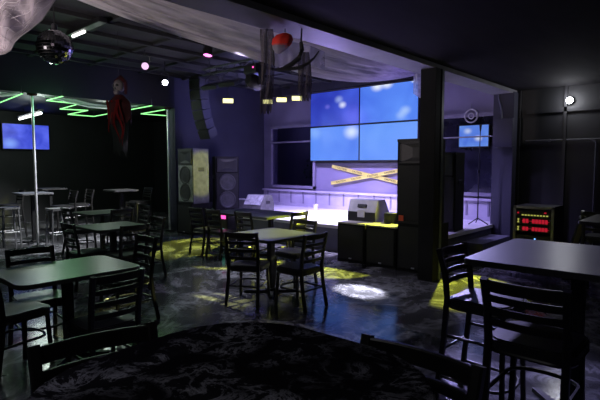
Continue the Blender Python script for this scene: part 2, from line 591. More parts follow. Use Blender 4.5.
def window(nm, y0, y1, z0, z1, bar, gm=None):
    w = bpy.data.objects.new(nm, None)
    COL.objects.link(w); w.location = (XS, (y0 + y1) / 2, z0); struct(w)
    W, H = y1 - y0, z1 - z0
    f = MB()
    for s in (-1, 1):
        f.box((-0.03, s * (W / 2), H / 2), (0.08, 0.07, H + 0.07))
        f.box((-0.03, 0, H / 2 + s * H / 2), (0.08, W + 0.07, 0.07))
    f.box((-0.03, 0, bar), (0.06, W, 0.04))
    fo = f.build('window_frame', M['frame'], w); struct(fo)
    g = MB().box((-0.008, 0, H / 2), (0.012, W, H)).build('window_pane', gm or M['glass'], w); struct(g)
    return w


M['glass1'] = glass_pane('window_glass')
window('window_1', 8.16, 9.76, 1.03, 2.66, 1.21, M['glass1'])
window('window_2', 3.50, 4.75, 1.03, 2.62, 1.6)

# ------------------------------------------------------------------ chrome poles in the wide opening
for (px, ptop, lab) in ((32, 94, 'thin chrome floor-to-lintel pole in front of the lit blue wall screen'),
                        (167.5, 108, 'thin pale floor-to-lintel pole beside the left loudspeaker stack')):
    q = on_y(px, ptop, YL + 0.13)
    t = thing('chrome_pole', (q.x, q.y, 0), 0, lab, 'pole', 'chrome poles in the opening')
    MB().tube([(0, 0, 0), (0, 0, 3.0)], 0.024, 12).build('shaft', M['chrome'], t, True)
    MB().lathe([(0.11, 0), (0.11, 0.012), (0.05, 0.03), (0.035, 0.03)], 20).build('base_plate', M['ped'], t, True)
    MB().lathe([(0.04, 2.96), (0.09, 2.985), (0.09, 3.0)], 20).build('ceiling_plate', M['maroon'], t, True)

# ------------------------------------------------------------------ main column
t = thing('support_column', (6.20, 3.16, 0), 0, 'square black column standing in front of the right loudspeaker stack', 'column')
MB().box((0, 0, 1.465), (0.23, 0.23, 2.93), None, 0.004).build('shaft', M['column'], t)
lbl(MB().box((0.085, -0.119, 1.465), (0.062, 0.010, 2.93)).build('edge_light_strip', M['lit_edge'], t), 'column edge coloured grey where light catches it')

# electrical box on the pillar
t = thing('electrical_box', (9.155, 3.18, 1.95), 0, 'grey electrical box fixed high on the pillar right of the stage', 'electrical box')
MB().box((-0.06, 0, 0.26), (0.12, 0.32, 0.52), None, 0.01).build('case', M['wall_left'], t)
MB().tube([(-0.03, 0.06, 0.52), (-0.03, 0.08, 0.7), (0.0, 0.14, 0.9), (0.0, 0.15, 1.0)], 0.015, 8).build('conduit', M['pipe'], t, True)
t['kind'] = 'thing'

# conduit on the right wall
t = thing('wall_conduit', (9.39, 2.9, 2.06), 0, 'thin grey conduit running across the dark right wall with one drop', 'pipe')
MB().tube([(0, 0, 0), (0, -3.5, 0)], 0.016, 8).build('pipe', M['pipe'], t, True)
MB().tube([(0, -1.05, 0), (0, -1.12, -0.04), (0, -1.13, -0.10), (0, -1.13, -2.05)], 0.016, 8).build('drop_pipe', M['pipe'], t, True)
b = MB()
for k in range(4):
    b.box((0.01, -0.4 - k * 0.9, 0), (0.05, 0.03, 0.05))
b.build('bracket', M['pipe'], t)

# ------------------------------------------------------------------ chairs and stools


def rrect(w, d, r, n=4):
    pts = []
    for (cx, cy, a0) in ((w / 2 - r, d / 2 - r, 0), (-w / 2 + r, d / 2 - r, 90), (-w / 2 + r, -d / 2 + r, 180), (w / 2 - r, -d / 2 + r, 270)):
        for k in range(n + 1):
            a = rad(a0 + 90 * k / n)
            pts.append((cx + r * math.cos(a), cy + r * math.sin(a)))
    return pts


def make_chair(name, seat_h, top_h, nsl, hoops, cat):
    """ladder-back seat facing local +x; origin on the floor under the middle of the seat"""
    t = thing(name, (0, 0, 0), 0, name, cat)
    W, D = 0.40, 0.40
    # seat pad
    s = MB()
    for (sc_, z0, z1) in ((1.0, seat_h - 0.045, seat_h - 0.012), (0.97, seat_h - 0.012, seat_h - 0.003), (0.90, seat_h - 0.003, seat_h + 0.004)):
        s.prism(rrect(0.42 * sc_, 0.42 * sc_, 0.09 * sc_), z0, z1)
    s.build('seat', M['seat'], t)
    s = MB()
    s.tube([(x * 1.0, y * 1.0, seat_h - 0.055) for x, y in rrect(0.40, 0.40, 0.09)], 0.013, 6, True)
    s.build('seat_frame', M['chair'], t, True)
    # front legs
    for sy in (-1, 1):
        MB().slat([(0.185, sy * 0.185, 0), (0.165, sy * 0.165, seat_h - 0.05)], 0.03, 0.03, Vector((1, 0, 0))).build('leg', M['chair'], t)
    # rear legs rising into the back posts
    for sy in (-1, 1):
        MB().slat([(-0.265, sy * 0.190, 0), (-0.215, sy * 0.182, seat_h * 0.6), (-0.198, sy * 0.180, seat_h), (-0.215, sy * 0.182, seat_h + 0.16),
                   (-0.262, sy * 0.186, top_h)], 0.034, 0.034, Vector((1, 0, 0))).build('leg', M['chair'], t)
    # slats, slightly bowed backward

    def back_x(z):
        f = (z - seat_h) / (top_h - seat_h)
        return -0.198 - 0.017 * min(1, f * 2.2) - 0.047 * max(0, (f - 0.4) / 0.6)
    z_hi = top_h - 0.034
    z_lo = seat_h + 0.095
    for i in range(nsl):
        z = z_hi - (z_hi - z_lo) * i / (nsl - 1)
        h = 0.058 if i == 0 else 0.036
        pts = []
        for k in range(9):
            u = -1 + 2 * k / 8
            pts.append((back_x(z) - 0.028 * (1 - u * u), u * 0.180, z))
        MB().slat(pts, 0.016, h).build('slat', M['chair'], t)
    # foot hoops / stretchers
    for hz in hoops:
        f = 1 - hz / seat_h
        w = 0.168 + 0.018 * f
        xr = -0.205 - 0.05 * f
        pts = []
        b = MB()
        path = [(xr, -w, hz), (0.10, -w, hz)]
        for k in range(9):
            a = -PI / 2 + PI * k / 8
            path.append((0.10 + 0.095 * math.cos(a), w * math.sin(a), hz))
        path.append((0.10, w, hz)); path.append((xr, w, hz))
        b.tube(path, 0.011, 6)
        b.build('footrest', M['chair'], t, True)
    MB().tube([(-0.235, -0.18, seat_h * 0.5), (-0.235, 0.18, seat_h * 0.5)], 0.010, 6).build('stretcher', M['chair'], t, True)
    for o in t.children:
        o.data.materials[0] = o.data.materials[0]
    return t


def make_backless(name):
    t = thing(name, (0, 0, 0), 0, name, 'stool')
    H = 0.78
    s = MB()
    s.prism(rrect(0.34, 0.34, 0.03), H - 0.04, H)
    s.build('seat', M['stool_grey'], t)
    for sx in (-1, 1):
        for sy in (-1, 1):
            MB().slat([(sx * 0.165, sy * 0.165, 0), (sx * 0.14, sy * 0.14, H - 0.04)], 0.03, 0.03, Vector((1, 0, 0))).build('leg', M['stool_grey'], t)
    for (a, bb) in (((-1, -1), (1, -1)), ((-1, 1), (1, 1)), ((-1, -1), (-1, 1)), ((1, -1), (1, 1))):
        MB().tube([(a[0] * 0.157, a[1] * 0.157, 0.28), (bb[0] * 0.157, bb[1] * 0.157, 0.28)], 0.011, 6).build('stretcher', M['stool_grey'], t, True)
    return t


proto = {}


def place(kind, maker, d, l, yaw, label, group, from_back=True):
    p = fl(d, l)
    a = rad(yaw)
    if from_back:
        p = p + Vector((math.cos(a), math.sin(a), 0)) * 0.235
    if kind not in proto:
        o = maker()
        proto[kind] = o
    else:
        o = copy_tree(proto[kind])
    o.location = (p.x, p.y, 0)
    o.rotation_euler = (0, 0, a)
    o['label'] = label
    o['group'] = group
    return o


mk_chair = lambda: make_chair('dining_chair', 0.46, 0.86, 4, (0.22,), 'chair')
mk_stool = lambda: make_chair('bar_stool', 0.74, 1.06, 4, (0.48, 0.19), 'bar stool')
mk_back = lambda: make_backless('backless_stool')
GC, GS, GB = 'black ladder-back dining chairs', 'black ladder-back bar stools', 'grey backless stools'
for (d, l, yaw, lab) in (
    (4.36, -2.47, -94, 'black ladder-back chair behind the left end of the front left table'),
    (3.62, -2.43, 14, 'black chair cut by the left edge of the photo, seat under the front left table'),
    (3.38, -1.31, 92, 'black ladder-back chair, back to the viewer, on the near side of the front left table'),
    (5.08, -1.66, 180, 'black ladder-back chair at the right-hand end of the front left table'),
    (6.10, -2.12, 92, 'black ladder-back chair, back to the viewer, at the second table on the left'),
    (7.02, -2.12, 180, 'black ladder-back chair at the right side of the second table on the left'),
    (6.25, -3.02, 0, 'black ladder-back chair at the left side of the second table on the left'),
    (8.30, -3.10, 90, 'black ladder-back chair, back to the viewer, at the farthest left table'),
    (9.15, -2.98, 180, 'black ladder-back chair with bright slats at the right side of the farthest left table'),
    (8.50, -4.14, 0, 'black ladder-back chair at the left side of the farthest left table'),
    (9.80, -3.48, 180, 'black chair behind the bright-slatted chair at the farthest left table'),
    (5.32, 0.16, 91, 'black ladder-back chair at the right front side of the central square table'),
    (5.42, -0.66, 28, 'black ladder-back chair at the left front corner of the central square table'),
    (6.62, 0.06, 182, 'black ladder-back chair behind the central square table, nearest the stage'),
    (8.58, -1.86, 0, 'leftmost black chair in the row along the long table behind the centre'),
    (8.26, -1.50, 0, 'middle black chair in the row along the long table behind the centre'),
    (7.80, -0.92, 0, 'rightmost black chair in the row along the long table behind the centre'),
    (7.80, -0.02, 92, 'yellow-lit ladder-back chair at the right end of the long table behind the centre'),
):
    place('c', mk_chair, d, l, yaw, lab, GC)
for (d, l, yaw, lab) in (
    (1.545, -0.665, -100, 'black bar stool, only its top rail showing, left of the marbled foreground table'),
    (1.41, 0.345, 180, 'black bar stool, only its top rail showing, right of the marbled foreground table'),
    (3.30, 1.08, -92, 'tall black bar stool at the left end of the big dark table on the right'),
    (2.245, 1.07, 0, 'large black bar stool, back to the viewer, at the big dark table on the right'),
    (10.6, -5.02, 180, 'left one of two bright-slatted bar stools side by side at the back left'),
    (11.1, -4.88, 180, 'right one of two bright-slatted bar stools side by side at the back left'),
    (12.0, -3.80, 180, 'bright-slatted bar stool beyond the tables, left of the right-hand chrome pole'),
    (10.9, -6.35, 180, 'black bar stool standing behind the tall table left of the chrome pole'),
    (5.75, 3.62, 0, 'black bar stool at the tall table cut by the right edge'),
):
    place('s', mk_stool, d, l, yaw, lab, GS)
for (d, l, yaw, lab) in (
    (9.35, -4.75, 0, 'pale square-framed backless stool just right of the left-hand chrome pole'),
    (9.60, -5.86, 0, 'grey backless stool at the far left edge, left of the tall table'),
):
    place('b', mk_back, d, l, yaw, lab, GB, False)

# ------------------------------------------------------------------ tables


def table(name, d, l, sx, sy, h, topm, label, group=None, r=0.07, yaw=0, foot=0.34, thick=0.035, cat='table'):
    p = fl(d, l)
    t = thing(name, (p.x, p.y, 0), rad(yaw), label, cat, group)
    b = MB()
    b.prism(rrect(sx, sy, r, 5), h - thick, h - 0.004)
    b.prism(rrect(sx - 0.008, sy - 0.008, r, 5), h - 0.004, h)
    b.build('tabletop', topm, t)
    MB().box((0, 0, (h - thick) / 2 + 0.02), (0.075, 0.075, h - thick - 0.04), None, 0.006).build('pedestal', M['ped'], t)
    b = MB()
    b.box((0, 0, h - thick - 0.008), (0.34, 0.34, 0.016))
    b.build('top_plate', M['ped'], t)
    b = MB()
    for a in (0, 90, 180, 270):
        R = Matrix.Rotation(rad(a + 45), 4, 'Z')
        pts = [(0.02, -0.035), (foot, -0.022), (foot, 0.022), (0.02, 0.035)]
        pts = [tuple((R @ Vector((x, y, 0)))[:2]) for x, y in pts]
        b.prism(pts, 0.0, 0.03)
    b.box((0, 0, 0.03), (0.12, 0.12, 0.06), None, 0.01)
    b.build('base', M['ped'], t)
    return t


GT, GBT = 'square pedestal dining tables', 'bar-height tables'
table('dining_table', 4.00, -1.97, 0.98, 0.78, 0.75, M['top_green'], 'dark rectangular table with a pale sheen at the front left', GT, 0.09)
table('dining_table', 6.88, -2.70, 0.80, 0.80, 0.75, M['top_green'], 'dark green-lit square table, second from the front on the left', GT)
table('dining_table', 8.90, -3.69, 0.80, 0.80, 0.75, M['top_green'], 'small dark square table farthest back of the three on the left', GT)
table('dining_table', 6.05, -0.37, 0.88, 0.88, 0.75, M['top_green'], 'olive-lit square table standing alone in the centre of the floor', GT)
table('dining_table', 8.52, -0.52, 1.00, 0.80, 0.75, M['top_green'], 'yellow-edged table behind the central table, right half of the long pair', GT, 0.03)
table('dining_table', 9.065, -1.13, 1.00, 0.80, 0.75, M['top_green'], 'table joined to the left of the yellow-edged one, left half of the long pair', GT, 0.03)
table('bar_table', 1.205, -0.165, 0.92, 0.92, 1.05, M['top_marble'], 'dark marbled tabletop with pale veins filling the foreground', GBT, 0.33, 3, 0.30)
table('bar_table', 2.917, 1.72, 1.06, 1.06, 1.06, M['top_dark'], 'large dark bar-height table with a white sheen at the right', GBT, 0.05, 2, 0.42)
table('bar_table', 4.90, 3.50, 0.95, 0.95, 1.05, M['top_dark'], 'grey bar-height table corner cut by the right edge', GBT, 0.05)
table('bar_table', 9.95, -5.55, 0.62, 0.62, 1.05, M['stool_grey'], 'narrow tall table standing behind the left-hand chrome pole', GBT, 0.04, 0, 0.28)
table('bar_table', 11.9, -6.20, 0.62, 0.62, 1.05, M['top_dark'], 'tall dark table farthest back below the lit blue wall screen', GBT, 0.04, 0, 0.28)
table('bar_table', 11.2, -4.18, 0.60, 0.60, 1.05, M['top_dark'], 'tall dark table between the bright-slatted stools at the back left', GBT, 0.04, 0, 0.28)

# ------------------------------------------------------------------ loudspeakers


def disc(b, x, y, z, r, depth=0.03, seg=24):
    R = Matrix.Rotation(-PI / 2, 4, 'Y')
    b.lathe([(r, 0), (r, 0.012), (r * 0.88, 0.014), (r * 0.8, -0.0), (r * 0.35, -depth + 0.005), (r * 0.3, -depth + 0.02), (r * 0.08, -depth + 0.03)], seg, (x, y, z), R)


def pa_speaker(loc, yaw, label, pale=False, badge=False, H=1.27, group='tall full-range loudspeakers', rings=False):
    """front faces local -x"""
    t = thing('loudspeaker', loc, rad(yaw), label, 'loudspeaker', group)
    W, D = 0.60, 0.48
    b = MB()
    pts = [(-D / 2, -W / 2), (-D / 2, W / 2), (D / 2, W / 2 - 0.06), (D / 2, -W / 2 + 0.06)]
    b.prism(pts, 0, H)
    b.build('cabinet', M['cab_lit'] if pale else M['cab'], t)
    x = -D / 2
    b = MB()
    b.box((x - 0.006, 0, H * 0.36), (0.012, W - 0.05, H * 0.66), None, 0.004)
    b.build('grille', M['grille_pale'] if pale else M['grille'], t)
    for z in ((H * 0.20, H * 0.52) if rings else ()):
        b = MB()
        disc(b, x - 0.014, 0, z, 0.21)
        b.build('woofer', M['cone'], t, True)
    # horn: flared recess built as a frame with a funnel
    h = MB()
    hz, hw, hh = H * 0.84, W * 0.40, H * 0.115
    for s in (-1, 1):
        h.box((x - 0.012, s * hw, hz), (0.024, 0.03, 2 * hh))
        h.box((x - 0.012, 0, hz + s * hh), (0.024, 2 * hw + 0.03, 0.03))
    A = [(x - 0.02, -hw, hz - hh), (x - 0.02, hw, hz - hh), (x - 0.02, hw, hz + hh), (x - 0.02, -hw, hz + hh)]
    B = [(x - 0.002, -0.05, hz - hh * 0.5), (x - 0.002, 0.05, hz - hh * 0.5), (x - 0.002, 0.05, hz + hh * 0.5), (x - 0.002, -0.05, hz + hh * 0.5)]
    va = [h.bm.verts.new(q) for q in A]; vb = [h.bm.verts.new(q) for q in B]
    for k in range(4):
        h.bm.faces.new((va[k], va[(k + 1) % 4], vb[(k + 1) % 4], vb[k]))
    h.bm.faces.new(vb)
    h.build('horn', M['horn'], t)
    # edge rim on top and bottom
    MB().box((x - 0.004, 0, H - 0.02), (0.02, W, 0.04)).build('rim', M['black'], t)
    MB().box((x - 0.004, 0, 0.015), (0.02, W, 0.03)).build('rim', M['black'], t)
    for s in (-1, 1):
        MB().box((0, s * (W / 2 - 0.028), H * 0.62), (0.16, 0.03, 0.09), None, 0.01).build('handle', M['black'], t)
    if badge:
        MB().box((x - 0.026, W / 2 - 0.09, 0.075), (0.010, 0.085, 0.085), None, 0.004).build('badge', M['orange'], t)
    return t


def subwoofer(loc, yaw, label, W=0.56, D=0.58, H=0.66, lit_top=False, group='black bass cabinets on the floor'):
    t = thing('subwoofer', loc, rad(yaw), label, 'loudspeaker', group)
    hb = 0.02 if lit_top else 0.0
    MB().box((0, 0, (H - hb) / 2), (D, W, H - hb), None, 0.008).build('cabinet', M['cab'], t)
    x = -D / 2
    MB().box((x - 0.006, 0, H * 0.5), (0.012, W - 0.06, H - 0.1), None, 0.004).build('grille', M['grille'], t)
    lbl(MB().box((x - 0.02, 0, 0.07), (0.008, 0.05, 0.02)).build('badge', M['white_case'], t), 'tiny pale badge')
    if lit_top:
        lbl(MB().box((0, 0, H - 0.01), (D, W, 0.02)).build('lit_top_sheet', M['lit_top'], t), 'top sheet coloured pale for the yellow light')
    return t


subwoofer((6.72, 4.69, 0), 0, 'black bass cabinet with yellow-lit top, left one of the pair in front of the stage', lit_top=True)
subwoofer((6.72, 4.11, 0), 0, 'black bass cabinet with yellow-lit top, right one of the pair in front of the stage', lit_top=True)
subwoofer((6.72, 3.53, 0), 0, 'black bass cabinet on the floor under the badged loudspeaker, behind the column', H=0.74)
pa_speaker((6.68, 3.53, 0.74), 0, 'tall black loudspeaker with an orange badge stacked behind the column', badge=True)
pa_speaker((7.86, 3.73, SH), 0, 'tall black loudspeaker on the right front of the stage, right of the column', H=1.33)
subwoofer((6.72, 9.46, 0), 0, 'black bass cabinet at the bottom of the left loudspeaker stack', H=0.73)
pa_speaker((6.72, 9.46, 0.73), 0, 'grey-grilled loudspeaker with a yellow-lit side on top of the left stack', pale=True, badge=False, rings=True)
pa_speaker((7.72, 9.58, SH), 68, 'dark loudspeaker on the left end of the stage, right of the grey-grilled one', H=1.33, rings=True)

# hanging line array
t = thing('line_array', (6.78, 9.30, 0), 0, 'curved column of six small loudspeaker boxes hanging above the left stack', 'loudspeaker array')
z, ang, x = 3.52, 0.0, 0.0
MB().box((0, 0, 3.60), (0.30, 0.36, 0.04)).tube([(0, 0, 3.60), (0, 0, HC)], 0.02, 8).build('fly_bar', M['truss'], t)
px, pz = 0.0, 3.58
for k in range(6):
    ang = -rad(1 + k * 4.5)
    hh = 0.225
    R = Matrix.Rotation(ang, 4, 'Y')
    # boxes hang down and curl forward (towards the room) at the bottom
    c = Vector((px, 0, pz)) + R @ Vector((0, 0, -hh / 2))
    e = MB()
    e.prism([(-0.13, -0.20), (-0.13, 0.20), (0.13, 0.16), (0.13, -0.16)], -hh / 2 + 0.006, hh / 2 - 0.006)
    bmesh.ops.transform(e.bm, matrix=Matrix.Translation(c) @ R, verts=e.bm.verts[:])
    bx = e.build('array_box', M['cab_mid'], t)
    g = MB().box((-0.136, 0, 0), (0.012, 0.38, hh - 0.03))
    bmesh.ops.transform(g.bm, matrix=Matrix.Translation(c) @ R, verts=g.bm.verts[:])
    g.build('grille', M['grille'], bx)
    q = Vector((px, 0, pz)) + R @ Vector((0, 0, -hh))
    px, pz = q.x, q.z

# wedge monitors on the stage


def wedge(loc, yaw, W, D, H, label, light):
    t = thing('stage_monitor', loc, rad(yaw), label, 'stage monitor', 'wedge monitors on the stage')
    prof = [(-D / 2, 0), (D / 2, 0), (D / 2, H * 0.38), (D * 0.16, H), (-D * 0.34, H * 0.98), (-D / 2, H * 0.45)]
    b = MB()
    a = [b.bm.verts.new((x, -W / 2, z)) for x, z in prof]
    c = [b.bm.verts.new((x, W / 2, z)) for x, z in prof]
    b.bm.faces.new(a); b.bm.faces.new(c[::-1])
    k = len(prof)
    for i in range(k):
        b.bm.faces.new((a[i], a[(i + 1) % k], c[(i + 1) % k], c[i]))
    b.build('cabinet', light, t)
    # rear lower skirt
    lbl(MB().box((-D / 2 - 0.004, 0, H * 0.22), (0.016, W * 0.98, H * 0.42)).build('rear_panel', M['black'], t), 'black lower panel')
    MB().box((-D * 0.43, 0, H * 0.70), (0.05, 0.17, 0.055), Matrix.Rotation(rad(20), 4, 'Y')).build('handle', M['black'], t)
    lbl(MB().box((-D / 2 - 0.015, 0.0, H * 0.36), (0.010, 0.14, H * 0.34)).build('plate', M['white_case'], t), 'white connector plate')
    # grille on the slope facing the back
    p0 = Vector((D / 2, 0, H * 0.38)); p1 = Vector((D * 0.16, 0, H))
    mid = (p0 + p1) / 2
    an = math.atan2(p1.z - p0.z, p1.x - p0.x)
    MB().box(mid + Vector((0.006, 0, 0.004)), ((p1 - p0).length * 0.9, W * 0.92, 0.012), Matrix.Rotation(-an, 4, 'Y')).build('grille', M['grille_pale'], t)
    MB().box((-D * 0.05, W / 2 + 0.004, H * 0.55), (0.13, 0.012, 0.07)).build('handle', M['black'], t)
    return t


p1 = at_h(365, 221.5, SH)
wedge((6.99, 4.72, 0.66), 2, 0.56, 0.46, 0.37, 'white-topped wedge monitor resting on the back of the bass cabinets', M['white_case'])
p1 = at_h(262, 211, SH)
wedge((8.0, 8.62, SH), 186, 0.56, 0.50, 0.40, 'grey wedge monitor tilted on the left part of the stage', M['cab_lit'])
q = at_h(240, 212, SH)
t = thing('gear_box', (8.15, 9.35, SH), rad(10), 'small grey box on the stage left of the tilted wedge monitor', 'box')
MB().box((0, 0, 0.12), (0.26, 0.34, 0.24), None, 0.012).build('case', M['cab_lit'], t)
MB().box((0, 0, 0.245), (0.25, 0.33, 0.012)).build('lid', M['white_case'], t)
MB().tube([(0, -0.06, 0.252), (0, -0.05, 0.28), (0, 0.05, 0.28), (0, 0.06, 0.252)], 0.008, 6).build('handle', M['black'], t, True)
q = at_h(393, 219, SH)
t = thing('gear_box', (6.88, 4.19, 0.66), 0, 'small black box on the bass cabinet beside the white-topped wedge monitor', 'box')
MB().box((0, 0, 0.085), (0.20, 0.18, 0.17), None, 0.012).build('case', M['black'], t)
MB().box((-0.104, 0, 0.085), (0.008, 0.14, 0.12)).build('grille', M['grille'], t)
q = at_h(316, 207.5, SH)
t = thing('paper_cup', (8.9, 7.55, SH), 0, 'small pale cup standing on the stage near the back wall', 'cup')
MB().lathe([(0.045, 0), (0.06, 0.16), (0.063, 0.165), (0.055, 0.165), (0.04, 0.02)], 16).build('body', M['cup'], t, True)

# mic stand
q = at_h(487, 218.5, SH)
t = thing('microphone_stand', (8.95, 3.58, SH), rad(30), 'thin black microphone stand near the right corner of the stage', 'microphone stand')
MB().tube([(0, 0, 0.08), (0, 0, 1.0)], 0.011, 8).build('pole', M['black'], t, True)
for a in (0, 120, 240):
    MB().tube([(0, 0, 0.12), (0.20 * math.cos(rad(a)), 0.20 * math.sin(rad(a)), 0.012)], 0.010, 6).build('leg', M['black'], t, True)
MB().tube([(0, 0, 1.0), (-0.06, 0.0, 1.75)], 0.008, 8).build('boom', M['black'], t, True)
MB().box((0, 0, 1.0), (0.04, 0.05, 0.05), None, 0.008).build('clutch', M['black'], t)
MB().tube([(-0.06, 0, 1.74), (-0.075, 0, 1.86)], [0.012, 0.024], 10).build('microphone', M['truss'], t, True)

# ------------------------------------------------------------------ screens
bl = (0.9, 0.95, 1.0)
scr = [
    (0, 1, 'upper left screen of the video wall, darkest blue', (0.018, 0.035, 0.42), (0.05, 0.10, 0.68), [(-0.27, 0.06, 0.16, 0.8, (0.8, 0.85, 1.0)), (-0.16, 0.2, 0.18, 0.45, (0.55, 0.7, 1)), (0.2, 0.05, 0.12, 0.35, (0.3, 0.25, 0.9))]),
    (1, 1, 'upper right screen of the video wall, bright blue with white glare painted along its top', (0.045, 0.13, 0.75), (0.11, 0.28, 0.95), [(0.28, 0.41, 0.24, 0.95, bl), (0.02, 0.43, 0.22, 0.95, bl), (-0.66, 0.43, 0.12, 0.9, bl), (-0.45, -0.2, 0.2, 0.5, (0.6, 0.8, 1)), (-0.35, -0.3, 0.2, 0.4, (0.6, 0.8, 1))]),  # white glare is part of the emission colour
    (0, 0, 'lower left screen of the video wall, bright blue with a pale bloom', (0.045, 0.15, 0.78), (0.12, 0.30, 0.95), [(-0.55, 0.26, 0.32, 0.75, (0.8, 0.9, 1.0)), (0.62, 0.3, 0.35, 0.35, (0.4, 0.65, 1)), (-0.1, -0.05, 0.3, 0.35, (0.05, 0.16, 0.8))]),
    (1, 0, 'lower right screen of the video wall, pale blue, partly behind the loudspeaker', (0.09, 0.25, 0.88), (0.15, 0.34, 0.95), []),
]
SW, SHh = 1.55, 0.872
for (cx, cz, lab, dk, lt, bb) in scr:
    y = 8.235 - SW / 2 - cx * SW
    zc = 1.715 + SHh / 2 + cz * SHh
    t = thing('video_screen', (XS - 0.12, y, zc), 0, lab, 'screen', 'video wall screens')
    MB().box((0.03, 0, 0), (0.07, SW - 0.006, SHh - 0.006), None, 0.004).build('case', M['bezel'], t)
    MB().box((-0.007, 0, 0), (0.006, SW - 0.04, SHh - 0.04)).build('display', screen_mat('display_%d%d' % (cx, cz), dk, lt, 1.3 + cx * 2 + cz * 5, 1.0, 0.9, bb), t)
    MB().box((0.09, 0, 0), (0.06, 0.5, 0.4)).build('wall_mount', M['black'], t)

# glowing panel standing in for a screen reflected in the right window
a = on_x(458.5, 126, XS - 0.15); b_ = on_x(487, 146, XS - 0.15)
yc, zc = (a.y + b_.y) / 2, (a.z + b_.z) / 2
t = thing('reflected_screen', (XS - 0.09, yc, zc), 0, 'small blue panel glowing as a screen reflection in the window right of the column', 'screen')
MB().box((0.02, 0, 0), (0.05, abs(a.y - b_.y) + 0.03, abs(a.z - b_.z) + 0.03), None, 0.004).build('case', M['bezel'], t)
MB().box((-0.009, 0, 0), (0.006, abs(a.y - b_.y), abs(a.z - b_.z))).build('display', screen_mat('display_reflection', (0.06, 0.16, 0.75), (0.22, 0.45, 1.0), 3.3, 0.85, 2.2, [(-0.1, -0.05, 0.12, 0.7, bl), (0.12, 0.1, 0.12, 0.5, bl)]), t)
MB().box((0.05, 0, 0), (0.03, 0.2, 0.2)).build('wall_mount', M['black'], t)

# rail in front of it
q = on_x(470, 137, 9.3)
t = thing('wall_rail', (9.3, 3.44, q.z), 0, 'thin horizontal rail crossing in front of the reflected blue screen', 'rail')
MB().tube([(0, -0.02, 0), (0, 1.55, 0)], 0.014, 8).build('bar', M['pipe'], t, True)
for y in (0.06, 1.45):
    MB().tube([(0, y, 0), (0.28, y, 0)], 0.011, 6).build('bracket', M['pipe'], t, True)
q = on_x(471.5, 116, XS - 0.06)
t = thing('ring_ornament', (XS - 0.075, q.y, q.z), 0, 'small pale ring hanging above the reflected blue screen', 'ornament')
MB().tube([(0, 0.13 * math.cos(2 * PI * k / 24), 0.13 * math.sin(2 * PI * k / 24)) for k in range(24)], 0.016, 6, True).build('ring', M['white_case'], t, True)
MB().tube([(0, 0.055 * math.cos(2 * PI * k / 16), 0.055 * math.sin(2 * PI * k / 16)) for k in range(16)], 0.012, 6, True).build('inner_ring', M['white_case'], t, True)
MB().tube([(0.0, 0, 0.13), (0.0, 0, 0.24)], 0.006, 6).build('hanger', M['pipe'], t)

# far-left screen in the annex
YS = YE - 0.12
a = on_y(1.5, 123.4, YS); b_ = on_y(48.5, 149.5, YS)
xc, zc = (a.x + b_.x) / 2, (a.z + b_.z) / 2
ws, hs = abs(b_.x - a.x), abs(a.z - b_.z)
t = thing('wall_screen', (xc, YS, zc), -PI / 2, 'lit deep-blue screen on the far left wall behind the chrome pole', 'screen')
MB().box((0.03, 0, 0), (0.05, ws + 0.04, hs + 0.04), Matrix.Rotation(PI, 4, 'Z'), 0.004).build('case', M['bezel'], t)
# local -x after the -90 degree turn looks along +Y, so the display is on local +x
MB().box((0.060, 0, 0), (0.006, ws, hs)).build('display', screen_mat('display_left', (0.03, 0.05, 0.55), (0.10, 0.14, 0.85), 2.0, 1.0, 2.4, [(-0.42, -0.2, 0.30, 0.8, (0.25, 0.42, 1.0)), (-0.36, 0.1, 0.22, 0.5, (0.01, 0.015, 0.30))]), t)
MB().box((-0.04, 0, 0), (0.10, 0.3, 0.3)).build('wall_mount', M['black'], t)

# ------------------------------------------------------------------ caution tape on the stage wall


def text_mesh(txt, size, m, parent, mat4, name='lettering'):
    cu = bpy.data.curves.new('txt', 'FONT')
    cu.body = txt; cu.size = size; cu.align_x = 'CENTER'; cu.align_y = 'CENTER'
    cu.extrude = 0.0006
    o = bpy.data.objects.new('txt', cu)
    COL.objects.link(o)
    bpy.context.view_layer.update()
    me = bpy.data.meshes.new_from_object(o.evaluated_get(bpy.context.evaluated_depsgraph_get()))
    bpy.data.objects.remove(o)
    me.transform(mat4)
    me.materials.clear(); me.materials.append(m)
    o2 = bpy.data.objects.new(name, me); COL.objects.link(o2); o2.parent = parent
    return o2


for i, (pa, pb, lab) in enumerate((((332, 166.3), (402, 183.2), 'yellow caution tape falling from left to right on the stage wall'),
                                   ((331, 183.2), (402, 170.0), 'yellow caution tape rising from left to right on the stage wall'))):
    X = XS - 0.056 - 0.018 * i
    a = on_x(*pa, X); b_ = on_x(*pb, X)
    c = (a + b_) / 2
    L_ = (b_ - a).length
    # length along -Y (left to right as seen), tilt in the Y-Z plane
    ang = math.atan2(b_.z - a.z, a.y - b_.y)
    t = thing('caution_tape', (X, c.y, c.z), 0, lab, 'tape', 'crossed caution tapes')
    # local frame: text x -> -Y, text y -> +Z, normal -> -X
    B3 = Matrix(((0, 0, -1, 0), (-1, 0, 0, 0), (0, 1, 0, 0), (0, 0, 0, 1))) @ Matrix.Rotation(ang, 4, 'Z')
    e = MB()
    e.grid(lambda u, v: (B3 @ Vector(((u - .5) * L_, (v - .5) * 0.085, 0.002 * math.sin(u * 23)))), 30, 1)
    bmesh.ops.solidify(e.bm, geom=e.bm.faces[:], thickness=0.003)
    e.build('strip', M['tape'], t)
    for k in range(4):
        text_mesh('CAUTION', 0.066, M['ink'], t, B3 @ Matrix.Translation(((k - 1.5) * 0.47, 0, 0.006)))

